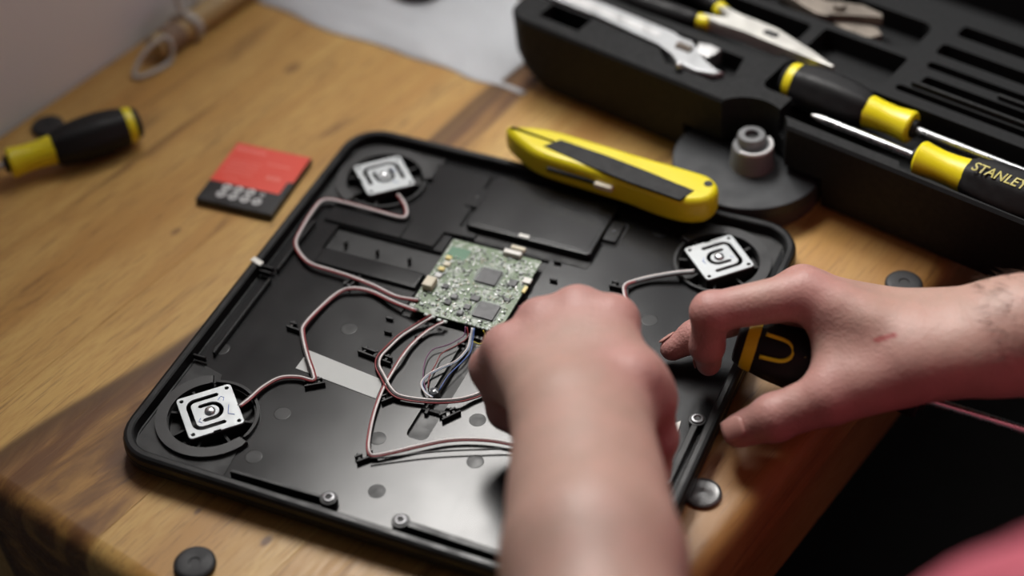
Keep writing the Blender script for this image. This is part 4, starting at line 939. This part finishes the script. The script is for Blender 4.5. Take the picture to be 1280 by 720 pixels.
def skin_mat():
    m, nt, b = nodes('skin'); p = N(nt, 'ShaderNodeNewGeometry').outputs['Position']
    at_ = N(nt, 'ShaderNodeAttribute'); at_.attribute_name = 'redness'
    n1 = noise(nt, 55, 4, p, 0.6).outputs[0]; n2 = noise(nt, 700, 3, p, 0.6).outputs[0]
    c = mixc(nt, maprange(nt, n1, 0.3, 0.7), (0.375, 0.24, 0.195), (0.43, 0.26, 0.215))
    c = mixc(nt, math_(nt, 'MULTIPLY', at_.outputs['Fac'], 0.75), c, (0.46, 0.20, 0.19))
    c = mixc(nt, maprange(nt, n2, 0.55, 0.75, 0, 0.18), c, (0.36, 0.16, 0.12))
    # a healing scratch on the back of the right wrist
    a, b2 = dp(1096, 427, 0.868), dp(1124, 417, 0.868); mid = (a + b2) / 2; d = (b2 - a).normalized()
    for off in (0,):
        sub = N(nt, 'ShaderNodeVectorMath', operation='SUBTRACT'); nt.links.new(p, sub.inputs[0]); sub.inputs[1].default_value = mid
        dt = N(nt, 'ShaderNodeVectorMath', operation='DOT_PRODUCT'); nt.links.new(sub.outputs[0], dt.inputs[0]); dt.inputs[1].default_value = d
        ca = RC @ Vector((0, 1, 0)); up = (ca - d * ca.dot(d)).normalized()
        dt2 = N(nt, 'ShaderNodeVectorMath', operation='DOT_PRODUCT'); nt.links.new(sub.outputs[0], dt2.inputs[0]); dt2.inputs[1].default_value = up
        wob = math_(nt, 'MULTIPLY', math_(nt, 'SUBTRACT', noise(nt, 300, 2, p).outputs[0], 0.5), 0.003)
        e2 = math_(nt, 'ABSOLUTE', math_(nt, 'ADD', dt2.outputs['Value'], wob)); e1 = math_(nt, 'ABSOLUTE', dt.outputs['Value'])
        zz = N_sep(nt, p, 2); top = maprange(nt, zz, 0.055, 0.062)
        f = math_(nt, 'MULTIPLY', math_(nt, 'MULTIPLY', maprange(nt, e2, 0.0016, 0.0005), maprange(nt, e1, 0.0065, 0.0045)), top)
        c = mixc(nt, math_(nt, 'MULTIPLY', f, 0.8), c, (0.28, 0.04, 0.04))
    nt.links.new(c, b.inputs['Base Color'])
    b.inputs['Roughness'].default_value = 0.48; b.inputs['Specular IOR Level'].default_value = 0.4
    b.inputs['Subsurface Weight'].default_value = 0.12; b.inputs['Subsurface Radius'].default_value = (1.0, 0.35, 0.2); b.inputs['Subsurface Scale'].default_value = 0.004
    v = N(nt, 'ShaderNodeTexVoronoi'); v.inputs['Scale'].default_value = 700; nt.links.new(p, v.inputs['Vector'])
    hsum = math_(nt, 'ADD', math_(nt, 'MULTIPLY', noise(nt, 160, 4, p, 0.6).outputs[0], 2.2), v.outputs['Distance'])
    bump(nt, b, hsum, 0.28, 0.0007); return m
M_skin = skin_mat()
def mesh_np(name, v, q, M):
    me = bpy.data.meshes.new(name); Mi = np.array(M.inverted()); v2 = v @ Mi[:3, :3].T + Mi[:3, 3]
    me.vertices.add(len(v2)); me.vertices.foreach_set('co', v2.ravel()); me.loops.add(q.size); me.loops.foreach_set('vertex_index', q.ravel().astype(np.int32))
    me.polygons.add(len(q)); me.polygons.foreach_set('loop_start', np.arange(0, q.size, 4, dtype=np.int32)); me.polygons.foreach_set('loop_total', np.full(len(q), 4, np.int32))
    me.update(calc_edges=True); me.validate(); me.shade_smooth(); return me
MPER = T(PEL.x, PEL.y, FLOOR_Z)
PER = thing('person', MPER, 'person in a pink shirt working on the scale with both hands', 'person')
me = mesh_np('body', VV, QQ, MPER)
if len(me.vertices) == len(RR):
    at_ = me.attributes.new('redness', 'FLOAT', 'POINT'); at_.data.foreach_set('value', RR.astype(np.float32))
BODY = obj('body', me, M_skin, PER, MPER)
md = BODY.modifiers.new('relax', 'SMOOTH'); md.factor = 0.5; md.iterations = 3
# --- nails
def nail(tip, prev, up, wdt, ln, r, name='fingernail', back=0.0):
    tip, prev, up = Vector(tip), Vector(prev), Vector(up); x = (tip - prev).normalized(); z = (up - x * up.dot(x)).normalized(); y = z.cross(x)
    bm = BM(); n = 8; rows = []
    for i in range(7):
        s = i / 6; lx = -ln + ln * s * 1.0 + r * 0.55 - back; hw = wdt / 2 * math.sqrt(max(0.02, 1 - (abs(s - 0.55) / 0.62) ** 3)); row = []
        for j in range(n + 1):
            yy = -hw + 2 * hw * j / n; ang_ = yy / r; drop = (s - 0.35) * 0.0012 if s > 0.35 else 0
            row.append(tip + x * lx + y * (r * math.sin(ang_)) + z * (r * math.cos(ang_) + 0.0001 - drop))
        rows.append(row)
    vs = [[bm.verts.new(p) for p in r_] for r_ in rows]
    for a, b_ in zip(vs, vs[1:]):
        for j in range(n): bm.faces.new((a[j], a[j + 1], b_[j + 1], b_[j]))
    bmesh.ops.recalc_face_normals(bm, faces=bm.faces)
    bmesh.ops.solidify(bm, geom=bm.faces, thickness=0.0006)
    return obj(name, bm, M_nail, BODY, smooth=True)
M_nail = simple('fingernail', (0.47, 0.25, 0.215), 0.34, var=0.05)
rt = right['fingers'][4]; nail(rt[3][0], rt[2][0], (CAM - rt[3][0]).normalized() + Vector((0.1, 0, 0.5)), 0.0125, 0.0125, 0.0100)
rm = right['fingers'][1]; nail(rm[3][0], rm[2][0], Vector((-0.5, 0.5, 0.6)), 0.0088, 0.009, 0.0072)
ri = right['fingers'][0]; nail(ri[3][0], ri[2][0], Vector((-1, 0.2, 0.2)), 0.0100, 0.010, 0.0076)
lt = left['fingers'][4]; nail(lt[3][0], lt[2][0], Vector((0.9, -0.5, 0.1)), 0.0115, 0.0115, 0.0092)
# --- fine dark hair on the right forearm
rnd = random.Random(11); bm = BM(); ax = (rELB - rRW.lerp(rUW, 0.5)); axn = ax.normalized()
dg = bpy.context.evaluated_depsgraph_get()
from mathutils.bvhtree import BVHTree
bv = BVHTree.FromPolygons([Vector(v) for v in va], [tuple(f) for f in qa])
for _ in range(750):
    t = rnd.uniform(0.10, 0.75); c0 = rRW.lerp(rUW, 0.5) + ax * t; a = rnd.uniform(-1.2, 1.7)
    out = (Vector((0, 0, 1)) * math.cos(a) + Vector((0, 1, 0)) * math.sin(a)); out = (out - axn * out.dot(axn)).normalized()
    hit, nrm, _i, _d = bv.ray_cast(c0 + out * 0.09, -out)
    if hit is None: continue
    L = rnd.uniform(0.005, 0.010); dr = (-axn * 0.8 + nrm * 0.35 + Vector((rnd.uniform(-.5, .5), rnd.uniform(-.5, .5), rnd.uniform(-.3, .1)))).normalized()
    if dr.dot(nrm) < 0.15: dr = (dr + nrm * 0.3).normalized()
    tube(bm, [hit - nrm * 0.0004, hit + dr * L * 0.5 + nrm * 0.0004, hit + dr * L - nrm * 0.0006], [0.00012, 0.00010, 0.00004], 3)
o = obj('arm_hair', bm, simple('dark_hair', (0.05, 0.03, 0.02), 0.5), BODY); o['kind'] = 'stuff'
# --- hair on the head
g = Grid(np.array(HD) - 0.15, np.array(HD) + 0.18, 0.006); D = g.new(); g.ell(D, HD + Vector((0, 0, 0.042)) - fac * 0.018, (0.098, 0.086, 0.096), 0, ROT)
E2 = g.new(); g.ell(E2, HD + fac * 0.075 - Vector((0, 0, 0.02)), (0.075, 0.12, 0.10), 0, ROT); D = np.maximum(D, -E2)
v, q = surfnet(D, g.lo, g.h); obj('hair', mesh_np('hair', v, q, MPER), simple('brown_hair', (0.04, 0.025, 0.015), 0.6, var=0.3, scale=200, bmp=0.4), PER, MPER)
# --- shirt with long sleeves pushed up to the elbows
g = Grid((0.28, -0.42, -0.34), (0.90, 0.40, 0.44), 0.006); D = g.new(); torso(g, D, 0.010)
for sh, el in ((lSH, lELB), (rSH, rELB)):
    g.cone(D, sh, el.lerp(sh, 0.30), 0.066, 0.062, 0.04, pad=0.06)
g.cone(D, lSH + Vector((0, 0, 0.012)), rSH + Vector((0, 0, 0.012)), 0.058, 0.058, 0.05, pad=0.06)
X, Y, Z = np.meshgrid(*g.ax, indexing='ij', sparse=True)
D = D + (0.0035 * np.sin(46 * X + 30 * Z + 9 * np.sin(11 * Y + 14 * Z)) + 0.003 * np.sin(58 * Z - 33 * Y + 6 * np.sin(17 * X)) + 0.002 * np.sin(95 * X + 70 * Y + 30 * Z)).astype(np.float32)
NKc = np.array(CH + Vector((0, 0, 0.10)) + fac * 0.02); D = np.maximum(D, 0.066 - np.sqrt((X - NKc[0]) ** 2 + (Y - NKc[1]) ** 2 + (Z - NKc[2]) ** 2)).astype(np.float32)
D = np.maximum(D, (-0.30 - Z).astype(np.float32) + 0 * D)
v, q = surfnet(D, g.lo, g.h)
M_shirt = simple('pink_cotton', (0.40, 0.075, 0.11), 0.85, var=0.10, scale=60, bmp=0.2)
sh = obj('shirt', mesh_np('shirt', v, q, MPER), M_shirt, PER, MPER); sh['label'] = 'pink shirt'
# --- trousers and shoes, seated on a stool
g = Grid((0.15, -0.35, FLOOR_Z - 0.01), (0.86, 0.28, -0.12), 0.008); D = g.new()
g.ell(D, PEL + Vector((0, 0, -0.02)), (0.118, 0.172, 0.125), 0, ROT)
SHOES = []
for s_ in (-1, 1):
    hip = PEL + sid * 0.085 * s_ - Vector((0, 0, 0.05)); knee = hip + fac * 0.36 + sid * 0.06 * s_ + Vector((0, 0, -0.01)); ank = knee + fac * -0.02 + Vector((0, 0, 0)); ank.z = FLOOR_Z + 0.11
    g.cone(D, hip, knee, 0.085, 0.062, 0.04, pad=0.06); g.cone(D, knee, ank, 0.062, 0.048, 0.02, pad=0.06); SHOES.append(ank)
v, q = surfnet(D, g.lo, g.h); obj('trousers', mesh_np('trousers', v, q, MPER), M_trousers, PER, MPER)
for ank in SHOES:
    g = Grid(np.array(ank) - 0.2, np.array(ank) + 0.25, 0.007); D = g.new(); a0 = Vector((ank.x, ank.y, FLOOR_Z + 0.045))
    g.cone(D, a0 - fac * 0.04, a0 + fac * 0.14 - Vector((0, 0, 0.010)), 0.043, 0.033, 0.01); g.cone(D, ank, a0, 0.042, 0.042, 0.03)
    Zz = np.meshgrid(*g.ax, indexing='ij', sparse=True)[2]; D = np.maximum(D, (FLOOR_Z + 0.001 - Zz).astype(np.float32) + 0 * D)
    v, q = surfnet(D, g.lo, g.h); obj('shoe', mesh_np('shoe', v, q, MPER), M_rubber, PER, MPER)
MST = T(PEL.x, PEL.y, FLOOR_Z); ST = thing('stool', MST, 'low dark stool under the person beside the table', 'stool'); sz = PEL.z - 0.145 - FLOOR_Z
bm = BM(); zlathe(bm, [(sz - 0.04, 0.165), (sz - 0.035, 0.17), (sz - 0.006, 0.17), (sz, 0.162)], 40); obj('seat', bm, M_wood, ST, MST, smooth=40)
for a in range(4):
    t = a * PI / 2 + 0.6; bm = BM(); tube(bm, [(0.17 * math.cos(t), 0.17 * math.sin(t), 0), (0.12 * math.cos(t), 0.12 * math.sin(t), sz - 0.04)], 0.016, 12); obj('leg', bm, M_wood, ST, MST, smooth=True)
# --- the screwdriver held in the right palm
c0, c1 = dp(920, 426, 0.925), dp(1280, 537, 0.905)
screwdriver(frame_x(c0, c1 - c0), 'black and yellow screwdriver gripped in the right hand', 0.115, 1.06, logo=-0.55, collar=M_grip)
